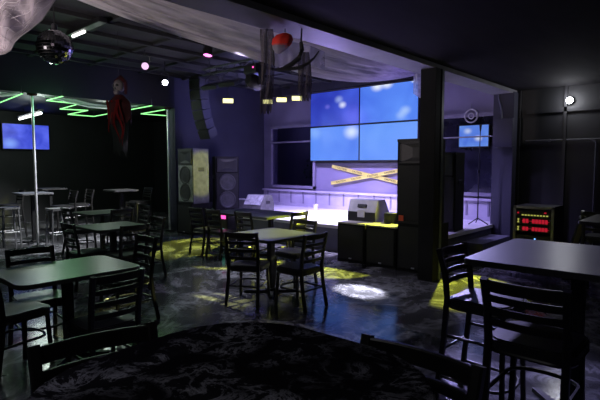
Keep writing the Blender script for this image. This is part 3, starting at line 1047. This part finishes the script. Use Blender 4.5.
# potted plant standing in for a green reflection in the left stage window
t = thing('reflection_plant', (10.5, 8.95, 0), 0, 'dark leafy plant standing in for a reflection in the stage window glass', 'plant')
MB().lathe([(0.10, 0), (0.14, 0.24), (0.15, 0.25), (0.12, 0.25), (0.11, 0.2)], 16).build('pot', M['black'], t, True)
MB().tube([(0, 0, 0.2), (0.02, 0.03, 1.0), (0.0, 0.0, 1.9)], [0.02, 0.014, 0.006], 8).build('stem', M['wood_dark'], t, True)
b = MB()
for k in range(220):
    zz = 0.75 + 1.45 * random.random()
    rr = 0.42 * (1 - abs(zz - 1.3) / 0.95) + 0.04
    a = random.random() * 2 * PI
    r0 = rr * math.sqrt(random.random())
    c = Vector((r0 * math.cos(a), r0 * math.sin(a), zz))
    dr = Vector((random.uniform(-1, 1), random.uniform(-1, 1), random.uniform(-0.6, 0.8))).normalized()
    sd = dr.cross(Vector((0.3, 0.2, 1))).normalized()
    Ln = random.uniform(0.08, 0.13)
    v = [b.bm.verts.new(q) for q in (c, c + dr * Ln * 0.5 + sd * Ln * 0.26, c + dr * Ln, c + dr * Ln * 0.5 - sd * Ln * 0.26)]
    b.bm.faces.new(v)
b.build('foliage', M['leaf'], t)

# ------------------------------------------------------------------ rack by the right wall
t = thing('equipment_rack', (7.78, 2.18, 0), 0, 'rack case with red and yellow lit displays by the dark right wall', 'equipment rack')
W, D, H = 0.56, 0.50, 1.01
b = MB()
for s in (-1, 1):
    b.box((0, s * (W / 2 - 0.012), 0.555), (D, 0.024, 0.91))
b.box((0, 0, H - 0.012), (D, W, 0.024)); b.box((0, 0, 0.11), (D, W, 0.024)); b.box((D / 2 - 0.012, 0, 0.555), (0.024, W, 0.9))
b.build('case', M['rack'], t)
b = MB()
for s in (-1, 1):
    b.box((-D / 2 - 0.006, s * (W / 2 - 0.018), 0.555), (0.02, 0.036, 0.92))
b.box((-D / 2 - 0.006, 0, H - 0.018), (0.02, W, 0.036))
b.build('edge_trim', M['alu'], t)
units = ((0.90, 0.09, 'a'), (0.79, 0.11, 'b'), (0.675, 0.10, 'c'), (0.50, 0.16, 'd'), (0.28, 0.22, 'd'))
for (zc, hh, ty) in units:
    u = MB().box((-D / 2 + 0.02, 0, zc), (0.04, W - 0.06, hh), None, 0.004).build('rack_unit', M['panel'], t)
    bb = MB(); by = MB()
    y0 = W / 2 - 0.06
    if ty == 'a':
        for k in range(9):
            by.box((-D / 2 - 0.004, y0 - 0.07 - k * 0.042, zc - 0.022), (0.01, 0.026, 0.018))
        bb.box((-D / 2 - 0.004, y0 - 0.005, zc + 0.008), (0.01, 0.02, 0.02)); bb.box((-D / 2 - 0.004, -y0 + 0.06, zc + 0.022), (0.01, 0.03, 0.02))
    elif ty in 'bc':
        for k in range(8):
            if k in (2,):
                continue
            bb.box((-D / 2 - 0.004, y0 - 0.09 - k * 0.044, zc), (0.01, 0.034, hh * 0.55))
        for k in range(2):
            by.box((-D / 2 - 0.004, y0 - 0.01, zc - 0.02 + k * 0.04), (0.01, 0.022, 0.02))
    if ty in 'bc':
        bb.box((-D / 2 - 0.001, -0.03, zc), (0.004, 0.38, 0.006)); by.box((-D / 2 - 0.001, y0 - 0.01, zc), (0.004, 0.01, 0.05))
    if ty != 'd':
        bb.build('led_display', M['led_red'], u)
        by.build('meter_lights', M['led_yel'], u)
lbl(MB().box((-D / 2 - 0.004, -0.03, 0.53), (0.012, 0.016, 0.016)).build('indicator', M['led_blue'], t), 'small blue light')
for sx in (-1, 1):
    for sy in (-1, 1):
        MB().tube([(sx * 0.19, sy * 0.22 - 0.015, 0.05), (sx * 0.19, sy * 0.22 + 0.015, 0.05)], 0.05, 12).build('caster', M['black'], t, True)
t = thing('case_lid', (7.72, 1.78, 0), rad(12), 'flat case lid with worn tan edge leaning beside the equipment rack', 'case lid')
Rl = Matrix.Rotation(rad(13), 4, 'X')
MB().box(Rl @ Vector((0, 0, 0.45)), (0.50, 0.10, 0.90), Rl, 0.02).build('panel', M['rack'], t)
MB().box(Rl @ Vector((-0.252, 0, 0.45)), (0.012, 0.06, 0.86), Rl).build('edge', M['beige'], t)
q = at_h(506, 229, 0.45)
t = thing('step_box', (9.10, 2.72, 0), 0, 'dark box on the floor at the foot of the pillar beside the stage', 'box')
MB().box((0, 0, 0.27), (0.44, 0.34, 0.54), None, 0.012).build('case', M['stage_front'], t)
MB().box((0, 0, 0.547), (0.42, 0.32, 0.014)).build('lid', M['cab_lit'], t)

# ------------------------------------------------------------------ lights (fixtures)


def par_can(name, loc, target, lens_m, label, group, r=0.085, drop=None, cat='stage light'):
    """a can on a yoke under the ceiling (or a bar) aimed at target"""
    loc = Vector(loc)
    t = thing(name, loc, 0, label, cat, group)
    dr = (Vector(target) - loc).normalized()
    q = dr.to_track_quat('Z', 'Y').to_matrix().to_4x4()
    MB().lathe([(r * 0.55, -0.20), (r * 0.9, -0.17), (r, -0.02), (r, 0.05), (r * 0.93, 0.05), (r * 0.9, 0.02)], 18, (0, 0, 0), q).build('housing', M['black'], t, True)
    MB().lathe([(r * 0.9, 0.022), (r * 0.9, 0.034), (r * 0.5, 0.045), (0.01, 0.048)], 18, (0, 0, 0), q).build('lens', lens_m, t, True)
    side = q.to_3x3() @ Vector((1, 0, 0))
    side = Vector((side.x, side.y, 0)).normalized() if Vector((side.x, side.y, 0)).length > 0.05 else Vector((1, 0, 0))
    zt = (drop if drop is not None else HC - 0.0) - loc.z
    y_ = min(0.22, zt)
    MB().tube([side * (r + 0.01), side * (r + 0.012) + Vector((0, 0, y_ * 0.8)), Vector((0, 0, y_)), -side * (r + 0.012) + Vector((0, 0, y_ * 0.8)), -side * (r + 0.01)], 0.009, 6).build('yoke', M['truss'], t, True)
    MB().tube([(0, 0, y_ - 0.01), (0, 0, zt)], 0.014, 8).build('hanger', M['truss'], t, True)
    return t


def lamp(name, typ, loc, target, energy, col, size=0.1, ang=60, blend=0.5):
    ld = bpy.data.lights.new(name, typ)
    ld.energy = energy
    ld.color = col
    if typ == 'SPOT':
        ld.spot_size = rad(ang); ld.spot_blend = blend
    ld.shadow_soft_size = size
    o = bpy.data.objects.new(name, ld)
    COL.objects.link(o)
    o.location = loc
    if target is not None:
        o.rotation_euler = (Vector(target) - Vector(loc)).to_track_quat('-Z', 'Y').to_euler()
    return o


GL = 'small stage lights under the ceiling'
pos_pink = at_h(145, 66, 3.42)
pos_white = at_h(165, 82.5, 3.30)
pos_soft = at_h(208, 53, 3.45)
par_can('stage_light', pos_pink, EYE + Vector((0.5, 0, -0.5)), M['lamp_pink'], 'glowing pink-white can light hanging left of the white drape', GL, 0.07)
par_can('stage_light', pos_white, EYE + Vector((0.6, 0.3, -0.7)), M['lamp_white'], 'blazing white can light above the left loudspeaker stack', GL, 0.06)
par_can('stage_light', pos_soft, pos_soft + Vector((-0.25, -0.1, -1)), M['lamp_soft'], 'unlit-looking black can light close under the middle of the drape', GL, 0.08)
GY = 'yellow flood lights high in the stage corner'
for (px, py, lab) in ((228, 100.5, 'leftmost of the four yellow flood lights high in the stage corner'),
                      (267.5, 101.5, 'yellow flood light behind the lower end of the hanging gauze strip'),
                      (281.5, 99.5, 'yellow flood light between the two hanging gauze strips'),
                      (297, 98, 'rightmost of the four yellow flood lights, nearest the video wall')):
    q = on_y(px, py, 9.75) if px < 262 else on_x(px, py, 9.25)
    t = thing('flood_light', q, 0, lab, 'flood light', GY)
    dr = (EYE + Vector((1.5, 1.0, -1.2)) - q).normalized()
    qm = dr.to_track_quat('Z', 'Y').to_matrix().to_4x4()
    MB().box((0, 0, 0), (0.30, 0.15, 0.10), qm, 0.01).build('housing', M['black'], t)
    lbl(MB().box(qm @ Vector((0.0, 0, 0.052)), (0.26, 0.11, 0.008), qm).build('lens', M['lamp_yel'], t), 'glowing yellow-white lens')
    MB().tube([(0, 0, 0.05), (0, 0, HC - q.z)], 0.014, 8).build('hanger', M['truss'], t, True)

# truss bar along Y with three fixtures
TX = 6.05
q1 = on_x(212, 76, TX); q2 = on_x(264, 62, TX)
TZ = 3.44
t = thing('lighting_bar', (TX, 0, TZ), 0, 'black lighting truss bar hung under the ceiling left of the gauze strip', 'truss')
ya, yb = 6.0, 8.15
for dz in (0, 0.12):
    MB().tube([(0, ya, dz), (0, yb, dz)], 0.02, 8).build('tube', M['truss'], t, True)
b = MB()
k = ya; s = 0
while k < yb - 0.1:
    b.tube([(0, k, 0 if s else 0.12), (0, k + 0.18, 0.12 if s else 0)], 0.009, 6); k += 0.18; s = 1 - s
b.build('lacing', M['truss'], t)
for y in (ya + 0.2, yb - 0.2):
    MB().tube([(0, y, 0.12), (0, y, HC - TZ)], 0.012, 8).build('hanger', M['truss'], t, True)
for (y, lab) in ((7.85, 'flat black flood fixture at the left end of the truss bar'), (7.30, 'flat black flood fixture in the middle of the truss bar')):
    t = thing('flat_fixture', (TX, y, TZ - 0.24), rad(10), lab, 'stage light', 'unlit fixtures on the truss bar')
    MB().box((0, 0, 0), (0.26, 0.40, 0.07), Matrix.Rotation(rad(-22), 4, 'Y'), 0.01).build('housing', M['black'], t)
    MB().box((0.01, 0, -0.042), (0.22, 0.36, 0.012), Matrix.Rotation(rad(-22), 4, 'Y')).build('lens', M['horn'], t)
    MB().tube([(0, -0.2, 0), (0, -0.17, 0.16), (0, 0, 0.22), (0, 0.17, 0.16), (0, 0.2, 0)], 0.010, 6).build('yoke', M['truss'], t, True)
t = thing('moving_head', (TX, 6.60, TZ + 0.01), 0, 'bulky black moving-head light at the right end of the truss bar', 'stage light')
MB().box((0, 0, -0.10), (0.26, 0.34, 0.16), None, 0.02).build('base', M['black'], t)
for s in (-1, 1):
    MB().box((0, s * 0.17, -0.27), (0.12, 0.04, 0.26), None, 0.01).build('arm', M['black'], t)
MB().lathe([(0.08, -0.17), (0.13, -0.08), (0.13, 0.10), (0.10, 0.16), (0.09, 0.15)], 18, (0, 0, -0.32), Matrix.Rotation(rad(100), 4, 'Y')).build('head', M['black'], t, True)
lbl(MB().box((-0.135, -0.10, -0.08), (0.012, 0.03, 0.03)).build('indicator', M['led_pink'], t), 'tiny pink status light')

# fluorescent fixture in the high ceiling
q = at_h(78.5, 33, 3.60)
t = thing('ceiling_light', (q.x, q.y, 0), 0, 'short white tube light on a black fixture above the mirror ball', 'ceiling light')
MB().box((0.0, -0.25, 3.64), (0.12, 1.1, 0.07), None, 0.01).build('fixture', M['black'], t)
MB().tube([(0, -0.2, 3.585), (0, 0.2, 3.585)], 0.022, 10).build('tube', M['tube'], t, True)
for y in (-0.62, 0.12):
    MB().tube([(0, y, 3.66), (0, y, HC)], 0.012, 6).build('hanger', M['truss'], t)
a = at_h(19.5, 119, 2.86); b_ = at_h(41, 113, 2.86)
t = thing('tube_light', (a + b_) / 2, 0, 'bright white tube light under the annex ceiling, crossing behind the chrome pole', 'ceiling light')
dv = (b_ - a) / 2
MB().tube([-dv, dv], 0.03, 10).build('tube', M['tube_dim'], t, True)
MB().slat([-dv + Vector((0, 0, 0.07)), dv + Vector((0, 0, 0.07))], 0.12, 0.05).build('fixture', M['black'], t)
for s in (-0.6, 0.6):
    MB().tube([dv * s + Vector((0, 0, 0.08)), dv * s + Vector((0, 0, 0.24))], 0.012, 6).build('hanger', M['truss'], t)

# lamp on the right wall
q = on_x(570, 100.5, 9.36)
t = thing('wall_lamp', (9.40, q.y, q.z), 0, 'blazing white lamp high on the dark right wall', 'wall lamp')
MB().lathe([(0.07, 0), (0.07, 0.03), (0.05, 0.05)], 18, (0.02, 0, 0), Matrix.Rotation(-PI / 2, 4, 'Y')).build('mount', M['black'], t, True)
MB().ball((-0.075, 0, 0), 0.055, 3).build('bulb', M['lamp_wall'], t, True)
WL = Vector((9.23, q.y, q.z))

# neon zigzag on the annex ceiling


def neon(pts, label):
    h = 2.95
    P = [at_h(x, y, h) for x, y in pts]
    t = thing('neon_strip', (P[0].x, P[0].y, h), 0, label, 'neon light', 'green neon strips')
    o = P[0]
    rel = [p - o for p in P]
    b = MB()
    for i in range(len(rel) - 1):
        b.tube([rel[i], rel[i + 1]], 0.011, 8)
    b.build('tube', M['neon'], t, True)
    b = MB()
    for p in rel:
        b.box((p.x, p.y, 0.07), (0.02, 0.02, 0.14))
    b.build('clip', M['black'], t)


neon([(-6, 105), (22.5, 93.6)], 'single straight green neon strip at the far left edge')
neon([(63, 96.2), (46.5, 100.4), (79, 104), (60, 109), (88, 110.4), (68, 114.4), (94, 116.4), (152, 105.6)], 'long zigzag green neon strip on the annex ceiling behind the hanging skull figure')
neon([(165, 109.6), (141, 113.8), (166, 115.6)], 'short arrow-shaped green neon strip beside the right-hand pole')

# white cloth swags under the lintel
for nm, lab, top, bot in (
    ('cloth_swag', 'white cloth swag below the lintel left of the chrome pole', [(-8, 90), (8, 91), (23, 93.5)], [(-8, 97.5), (8, 96.5), (23, 94.3)]),
    ('cloth_swag', 'long white cloth swag behind the neon zigzag and skull figure', [(36, 94.5), (62, 95.5), (88, 103), (108, 106), (130, 105), (150, 102), (166, 102.5)], [(36, 95.2), (60, 101), (88, 108), (108, 109.5), (130, 108), (150, 104.6), (166, 105)]),
):
    YC = YL + 0.36
    T = [on_y(x, y, YC) for x, y in top]; B = [on_y(x, y, YC + 0.12) for x, y in bot]
    for q_ in T + B:
        q_.z = min(q_.z, 3.09)
    o0 = T[0].copy()

    def interp(A, u):
        f = u * (len(A) - 1); i = min(int(f), len(A) - 2); g = f - i
        return A[i].lerp(A[i + 1], g)
    t = thing(nm, o0, 0, lab, 'fabric', 'white cloth swags')
    MB().grid(lambda u, v: interp(T, u).lerp(interp(B, u), v) - o0 + Vector((0, 0.03 * math.sin(v * 9 + u * 6), 0)), 60, 8).build('cloth', M['voile2'], t, True)
    MB().tube([(interp(T, u / 20) - o0) + Vector((0, 0, 0.0)) for u in range(21)], 0.008, 6).build('hem', M['voile2'], t, True)

# ------------------------------------------------------------------ big voile drape across the ceiling


DX0, DX1, DK = 2.0, 9.35, 0.37


def drape_mid(u):
    """centre line of the cloth: x, y, z, width across, drop from far edge to near edge"""
    x = DX0 + u * (DX1 - DX0)
    if u < DK:
        f = u / DK
        return x, 5.32 - 0.32 * f, 3.70 - 0.36 * f - 0.05 * math.sin(PI * f), 0.90 - 0.45 * f, 0.10 + 0.26 * f
    f = (u - DK) / (1 - DK)
    return x, 5.0 + 0.15 * f, 3.34 + 0.24 * f - 0.13 * math.sin(PI * f), 0.45 + 0.15 * math.sin(PI * f) - 0.37 * f ** 3, 0.36 - 0.02 * math.sin(PI * f) - 0.31 * f ** 3


def drape_pt(u, v):
    x, y, z, w, dr = drape_mid(u)
    p = 0.03 * math.sin(v * 30 + u * 4) * w + 0.012 * math.sin(v * 71 + u * 9)
    zz = z + (0.5 - v) * dr * -1 + p - 0.10 * w * 4 * v * (1 - v)
    return Vector((x, y + (0.5 - v) * w, min(zz, HC - 0.115)))


D0 = Vector((DX0, 5.0, 3.4))
t = thing('ceiling_drape', D0, 0, 'long white sheer drape swagged across the high ceiling toward the column', 'drape')
MB().grid(lambda u, v: drape_pt(u, 0.02 + 0.96 * v) - D0, 120, 50).build('cloth', M['drape'], t, True)
# gathered folds along both long edges
for (v0, v1, nm) in ((-0.02, 0.30, 'lower_fold'), (0.80, 1.02, 'upper_fold')):
    MB().grid(lambda u, v: drape_pt(u, v0 + (v1 - v0) * v) - D0 + Vector((0, 0, -0.015 - 0.02 * math.sin(v * 21 + u * 3))), 120, 24).build(nm, M['drape_fold'], t, True)
q1, q2 = on_x(413.5, 74, 9.32), on_x(420, 98, 9.32)
MB().grid(lambda u, v: Vector((9.32 + 0.03 * math.sin(u * 8), q1.y + (q2.y - q1.y) * u, q1.z + (q2.z - q1.z) * v * (0.8 + 0.2 * u))) - D0, 10, 12).build('hanging_tail', M['drape_fold'], t, True)
for u in (0.0, DK, 1.0):
    a = drape_pt(u, 0.5) - D0
    MB().tube([a, (a.x, a.y, HC - 3.4)], 0.006, 6).build('hanging_cord', M['strand'], t)

# ------------------------------------------------------------------ cobweb cloth top left
o0 = fl(3.3, -2.0, 2.9)
edge = [(70, -60), (55, 0), (49, 10), (42, 20), (31, 29), (20, 37), (15, 42), (11, 50), (5, 53.5), (-8, 56), (-30, 58)]
E = [EYE + ray(x, y) * (3.15 + 0.02 * i) for i, (x, y) in enumerate(edge)]
anchor = [EYE + ray(x, y) * 3.6 for x, y in ((40, -70), (30, -60), (20, -60), (5, -55), (-5, -50), (-20, -45), (-30, -30), (-40, -10), (-45, 5), (-50, 25), (-55, 45))]
t = thing('cobweb_cloth', o0, 0, 'pale stretched cobweb cloth hanging in the top left corner', 'cobweb')


def web_pt(u, v):
    f = u * (len(E) - 1); i = min(int(f), len(E) - 2); g = f - i
    a = E[i].lerp(E[i + 1], g); b2 = anchor[i].lerp(anchor[i + 1], g)
    p = a.lerp(b2, v)
    p = p + Fh * (0.05 * math.sin(u * 17) * math.sin(v * 7) + 0.10 * math.sin(PI * v)) + Vector((0, 0, -0.03 * math.sin(u * 31) * v))
    return p - o0


MB().grid(web_pt, 50, 40).build('gauze', M['web'], t, True)
b = MB()
for k in range(46):
    u0, u1 = random.random(), random.random()
    v0, v1 = random.random() ** 1.5, random.random() ** 1.5
    pts = [web_pt(u0 + (u1 - u0) * s / 6, v0 + (v1 - v0) * s / 6) - Fh * 0.012 for s in range(7)]
    b.tube(pts, random.uniform(0.0008, 0.0022), 4)
b.tube([web_pt(s / 30, 0.0) for s in range(31)], 0.004, 5)
so = b.build('strands', M['strand'], t); so['kind'] = 'stuff'
for u in (0.0, 0.5):
    a = web_pt(u, 1.0)
    MB().tube([a, (a.x, a.y, HC - o0.z)], 0.004, 5).build('cord', M['strand'], t)

# ------------------------------------------------------------------ mirror ball
q = EYE + ray(55, 47) * 4.95
t = thing('mirror_ball', q, 0, 'mirrored disco ball hanging at the top left', 'mirror ball')
r = 0.176
b = MB()
nl = 18
for i in range(nl):
    la0, la1 = -PI / 2 + PI * i / nl, -PI / 2 + PI * (i + 1) / nl
    lm = (la0 + la1) / 2
    nn = max(4, int(2 * nl * math.cos(lm)))
    for k in range(nn):
        g = 0.06
        a0, a1 = 2 * PI * (k + g) / nn, 2 * PI * (k + 1 - g) / nn
        d0 = (la1 - la0) * 0.06
        vs = [b.bm.verts.new((r * math.cos(l_) * math.cos(a_), r * math.cos(l_) * math.sin(a_), r * math.sin(l_))) for l_, a_ in ((la0 + d0, a0), (la0 + d0, a1), (la1 - d0, a1), (la1 - d0, a0))]
        b.bm.faces.new(vs)
so = b.build('mirror_tiles', M['ball'], t)
MB().ball((0, 0, 0), r * 0.975, 3).build('core', M['black'], t, True)
MB().tube([(0, 0, r), (0, 0, HC - q.z)], 0.007, 6).build('hanging_rod', M['black'], t)
MB().lathe([(0.03, r - 0.01), (0.03, r + 0.05), (0.015, r + 0.06)], 12).build('cap', M['truss'], t, True)

# ------------------------------------------------------------------ hanging skull figure
q = EYE + ray(119, 88) * 7.6
t = thing('hanging_ghoul', q, rad(20), 'hanging skull-faced figure in tattered red cloth', 'halloween decoration')
b = MB()
b.ball((0, 0, 0.03), 0.095, 3, (1.0, 0.85, 1.05))
b.box((-0.045, 0, -0.075), (0.075, 0.085, 0.07), None, 0.02)
hd = b.build('skull', M['bone'], t, True)
MB().ball((-0.082, 0.034, 0.03), 0.024, 2).ball((-0.082, -0.034, 0.03), 0.024, 2).box((-0.09, 0, -0.015), (0.012, 0.016, 0.026)).build('eye_socket', M['ink'], hd, True)
b = MB()
for k in range(6):
    b.box((-0.084, -0.03 + k * 0.012, -0.068), (0.008, 0.009, 0.022))
b.build('teeth', M['bone'], hd)
b = MB()
b.tube([(0.02, 0.10, 0.10), (0.05, 0.0, 0.17), (0.02, -0.10, 0.10)], [0.03, 0.04, 0.03], 8)
b.tube([(0.03, 0.105, 0.09), (0.03, 0.11, -0.10)], [0.03, 0.02], 8).tube([(0.03, -0.105, 0.09), (0.03, -0.11, -0.10)], [0.03, 0.02], 8)
b.build('hood', M['maroon'], t, True)


def robe(u, v):
    a = u * 2 * PI
    w = 0.07 + 0.13 * min(1, v * 3) + 0.02 * math.sin(a * 7) * v
    return Vector((0.6 * w * math.cos(a), w * math.sin(a) * 1.05, -0.11 - 0.42 * v - 0.05 * v * math.sin(a * 5)))


MB().grid(robe, 48, 16).build('robe', M['maroon'], t, True)
for k, (yy, ln, w) in enumerate(((0.13, 0.50, 0.05), (0.05, 0.42, 0.035), (-0.02, 0.66, 0.05), (-0.09, 0.60, 0.06), (-0.14, 0.72, 0.03))):
    b = MB()
    b.grid(lambda u, v: Vector((-0.13 + 0.03 * math.sin(v * 6 + k) + 0.05 * v, yy + (u - .5) * w * (1 - 0.6 * v) + 0.02 * math.sin(v * 7 + k * 2), -0.20 - ln * v)), 3, 16)
    bmesh.ops.solidify(b.bm, geom=b.bm.faces[:], thickness=0.006)
    lbl(b.build('rag_strip', M['red_strip'], t, True), 'bright red rag')
MB().grid(lambda u, v: Vector((0.07 * math.cos(u * 2 * PI) * (1.2 - 0.5 * v), 0.17 * math.sin(u * 2 * PI) * (1 - 0.25 * v), -0.5 - 0.55 * v - 0.06 * math.sin(u * 30) * v)), 40, 12).build('gauze_skirt', M['gauze_dark'], t, True)
MB().tube([(0, 0, 0.12), (0, 0, HC - q.z)], 0.004, 5).build('cord', M['wood_dark'], t)

# ------------------------------------------------------------------ hanging gauze decoration at the beam
DB = 4.62
o0 = EYE + ray(283, 33) * DB
o0.z = 2.93
t = thing('hanging_gauze_decoration', o0, 0, 'grey gauze and red cloth decoration hanging from the ceiling beam', 'halloween decoration')


def P(x, y, dd=0.0):
    return EYE + ray(x, y) * (DB + dd) - o0


def strip(cols, nm, m, dd, nv=30, wob=0.02):
    """cols: list of (y, xl, xr) rows"""
    def fn(u, v):
        f = v * (len(cols) - 1); i = min(int(f), len(cols) - 2); g = f - i
        y = cols[i][0] * (1 - g) + cols[i + 1][0] * g
        xl = cols[i][1] * (1 - g) + cols[i + 1][1] * g
        xr = cols[i][2] * (1 - g) + cols[i + 1][2] * g
        y2 = y + (1.6 * math.sin(u * 19) + 1.2 * math.sin(u * 41)) * v * v
        return P(xl + (xr - xl) * u, y2, dd + wob * math.sin(u * 12 + v * 5))
    return MB().grid(fn, 24, nv).build(nm, m, t, True)


strip([(29, 260, 273), (36, 260, 274), (60, 261, 275), (80, 261, 274), (98, 260, 273), (113, 260, 271)], 'gauze_strip', M['gauze'], 0.0)
strip([(52, 299, 309), (66, 298, 311), (80, 298, 312), (92, 299, 312), (100, 300, 311)], 'gauze_strip', M['gauze'], 0.04)
# red cloth bag
b = MB()


def bag(u, v):
    a = u * 2 * PI
    pr = [(0, .02), (.1, .07), (.3, .095), (.55, .09), (.8, .06), (1, .012)]
    for i in range(len(pr) - 1):
        if pr[i][0] <= v <= pr[i + 1][0]:
            g = (v - pr[i][0]) / (pr[i + 1][0] - pr[i][0]); rr = pr[i][1] * (1 - g) + pr[i + 1][1] * g
    rr *= 1 + 0.07 * math.sin(a * 6)
    c = P(285, 33).lerp(P(278, 54), v)
    return c + Rt * rr * math.cos(a) + Fh * rr * 0.7 * math.sin(a)


b.grid(lambda u, v: bag(u, v * 0.62), 28, 12)
b.build('red_cloth', M['red_cloth'], t, True)
MB().grid(lambda u, v: bag(u, 0.56 + v * 0.44) , 28, 10).build('pale_gauze', M['gauze_pale'], t, True)
b = MB()
b.tube([P(301, 42), P(302, 50), P(299, 58), P(292, 64), P(283, 68.5), P(276, 70)], [0.016, 0.022, 0.024, 0.024, 0.018, 0.01], 8)
b.tube([P(300, 67), P(308, 63), P(314, 58), P(319, 51)], [0.018, 0.014, 0.01, 0.006], 8)
b.tube([P(276, 69.5), P(290, 69), P(303, 67)], [0.012, 0.016, 0.02], 8)
b.tube([P(301, 42), P(302, 26)], 0.008, 6)
b.build('dark_branch', M['wood_dark'], t, True)
for (x, y0, y1) in ((267, 20, 31), (285, 25, 34)):
    a = P(x, y1)
    MB().tube([a, (a.x, a.y, 0.0)], 0.005, 5).build('cord', M['wood_dark'], t)
MB().grid(lambda u, v: P(275 + 50 * u, 44 + 8 * u + (24 - 6 * u) * v - 5 * math.sin(PI * u), 0.10 + 0.04 * math.sin(u * 15)), 24, 14).build('gauze_body', M['gauze_pale'], t, True)

# LED box on the floor beside the row of chairs
q = fl(9.6, -1.45)
t = thing('party_light', (q.x - 0.0, q.y + 0.0, 0), 0, 'small floor light box glowing pink and green behind the long table', 'party light')
MB().box((0, 0, 0.35), (0.24, 0.24, 0.70), None, 0.02).build('housing', M['black'], t)
MB().box((-0.125, 0, 0.60), (0.012, 0.16, 0.10)).build('upper_lens', M['led_pink'], t)
MB().box((-0.125, 0, 0.33), (0.012, 0.12, 0.05)).build('lower_lens', M['led_cyan'], t)

# ------------------------------------------------------------------ light
w = bpy.data.worlds.new('night')
sc.world = w
w.use_nodes = True
w.node_tree.nodes['Background'].inputs[0].default_value = (0.5, 0.5, 0.7, 1)
w.node_tree.nodes['Background'].inputs[1].default_value = 0.0

LAV = (0.50, 0.42, 1.0)
for k, (x, y, tx, ty, e) in enumerate(((7.4, 6.1, 8.7, 5.4, 900), (7.4, 7.2, 8.6, 7.2, 900), (7.7, 8.3, 8.8, 8.0, 260), (8.0, 4.2, 8.7, 4.0, 130))):
    lamp('stage_wash', 'SPOT', (x, y, 3.3), (tx, ty, 0.5), e, LAV, 0.08, 95, 0.8)
lamp('stage_white', 'SPOT', (7.5, 6.4, 3.3), (8.0, 6.4, 0.5), 1300, (0.92, 0.86, 1.0), 0.08, 74, 0.9)
lamp('stage_purple', 'POINT', (7.6, 8.2, 3.0), None, 36, (0.26, 0.24, 1.0), 0.25)
lamp('stage_purple_right', 'POINT', (8.4, 4.6, 3.0), None, 9, (0.28, 0.20, 1.0), 0.2)
lamp('beam_fill', 'SPOT', (6.0, 4.9, 2.3), (4.4, 3.2, 3.0), 90, (0.42, 0.32, 1.0), 0.2, 110, 0.8)  # added uplight without a fixture, brightens the beam underside
YEL = (0.74, 0.80, 0.07)
YL_ = Vector((8.35, 3.80, 2.88))
lamp('yellow_flood', 'SPOT', (8.5, 9.2, 3.1), (5.75, 8.0, 0.0), 2600, YEL, 0.05, 25, 0.3)
lamp('yellow_spot', 'SPOT', YL_, (6.72, 9.3, 1.4), 1800, YEL, 0.05, 11, 0.4)
lamp('yellow_spot', 'SPOT', YL_, (5.88, 4.34, 0.0), 3200, YEL, 0.04, 13.5, 0.25)
lamp('yellow_spot', 'SPOT', YL_, (6.1, 2.6, 0.0), 3200, YEL, 0.04, 22, 0.3)
lamp('yellow_spot', 'SPOT', YL_, (4.35, 4.36, 0.75), 6500, (0.78, 0.8, 0.28), 0.05, 11, 0.5)
lamp('yellow_spot', 'SPOT', YL_, (5.95, 5.40, 0.72), 6500, YEL, 0.05, 11, 0.4)
lamp('white_spot', 'SPOT', (5.75, 6.45, 2.75), (5.02, 3.55, 0), 12000, (0.85, 0.85, 1.0), 0.05, 8.5, 0.7)
lamp('lavender_front', 'SPOT', (4.4, 5.3, 3.3), (6.8, 4.75, 0.9), 500, (0.72, 0.68, 1.0), 0.05, 16, 0.5)
lamp('stage_spill', 'SPOT', (8.0, 3.95, 2.88), (3.6, 1.7, 0.5), 1500, (0.50, 0.46, 1.0), 0.08, 34, 0.7)
for sx in (2.6, 3.9, 5.3):
    lamp('swag_fill', 'POINT', (sx, 11.0, 2.75), None, 17, (0.85, 1.0, 0.9), 0.15)  # added fill, no fixture; brightens the cloth swags from behind
lamp('left_can', 'SPOT', pos_white + Vector((-0.12, -0.1, -0.08)), (3.2, 6.6, 0.0), 85, (0.65, 1.0, 0.72), 0.06, 90, 0.6)
lamp('annex_fill', 'SPOT', pos_white + Vector((-0.2, 0.1, -0.12)), (4.2, 10.9, 0.6), 900, (0.95, 0.97, 1.0), 0.05, 70, 0.5)  # added beam brightening the back-left stools and tables; the can faces away
lamp('violet_beam', 'SPOT', pos_white + Vector((-0.2, -0.1, -0.12)), at_h(33, 334, 0), 1500, (0.8, 0.7, 1.0), 0.02, 4, 0.3)
lamp('red_beam', 'SPOT', pos_white + Vector((-0.2, -0.1, -0.12)), at_h(24, 338, 0), 700, (1.0, 0.05, 0.08), 0.02, 1.6, 0.3)
lamp('pink_can', 'SPOT', pos_pink + Vector((-0.1, -0.08, -0.08)), (4.7, 4.6, 0), 460, (0.84, 0.80, 1.0), 0.06, 48, 0.9)
lamp('annex_light', 'POINT', (4.2, 12.2, 2.6), None, 16, (0.80, 1.0, 0.9), 0.2)
lamp('wall_lamp_light', 'POINT', WL, None, 12, (0.9, 0.92, 1.0), 0.06)
lamp('side_light', 'SPOT', (-1.2, 4.6, 1.9), (3.4, 5.2, 3.5), 520, (1.0, 0.86, 0.88), 0.15, 70, 0.8)
lamp('green_glow', 'POINT', (3.9, 9.8, 2.7), None, 10, (0.3, 1.0, 0.4), 0.3)
lamp('bar_fill', 'POINT', (-0.6, 0.9, 2.7), None, 11, (0.95, 0.95, 1.0), 0.3)
lamp('window_fill', 'POINT', (10.5, 9.6, 3.2), None, 7, (0.45, 0.45, 1.0), 0.2)  # added light outside, gives the stage window its bluish haze

sc.view_settings.view_transform = 'Standard'
sc.view_settings.look = 'None'
sc.view_settings.gamma = 1
sc.view_settings.exposure = 0.0
sc.view_settings.use_curve_mapping = False
sc.cycles.use_denoising = True
sc.cycles.max_bounces = 8
sc.cycles.transparent_max_bounces = 16
sc.cycles.sample_clamp_indirect = 4.0
sc.cycles.caustics_reflective = False
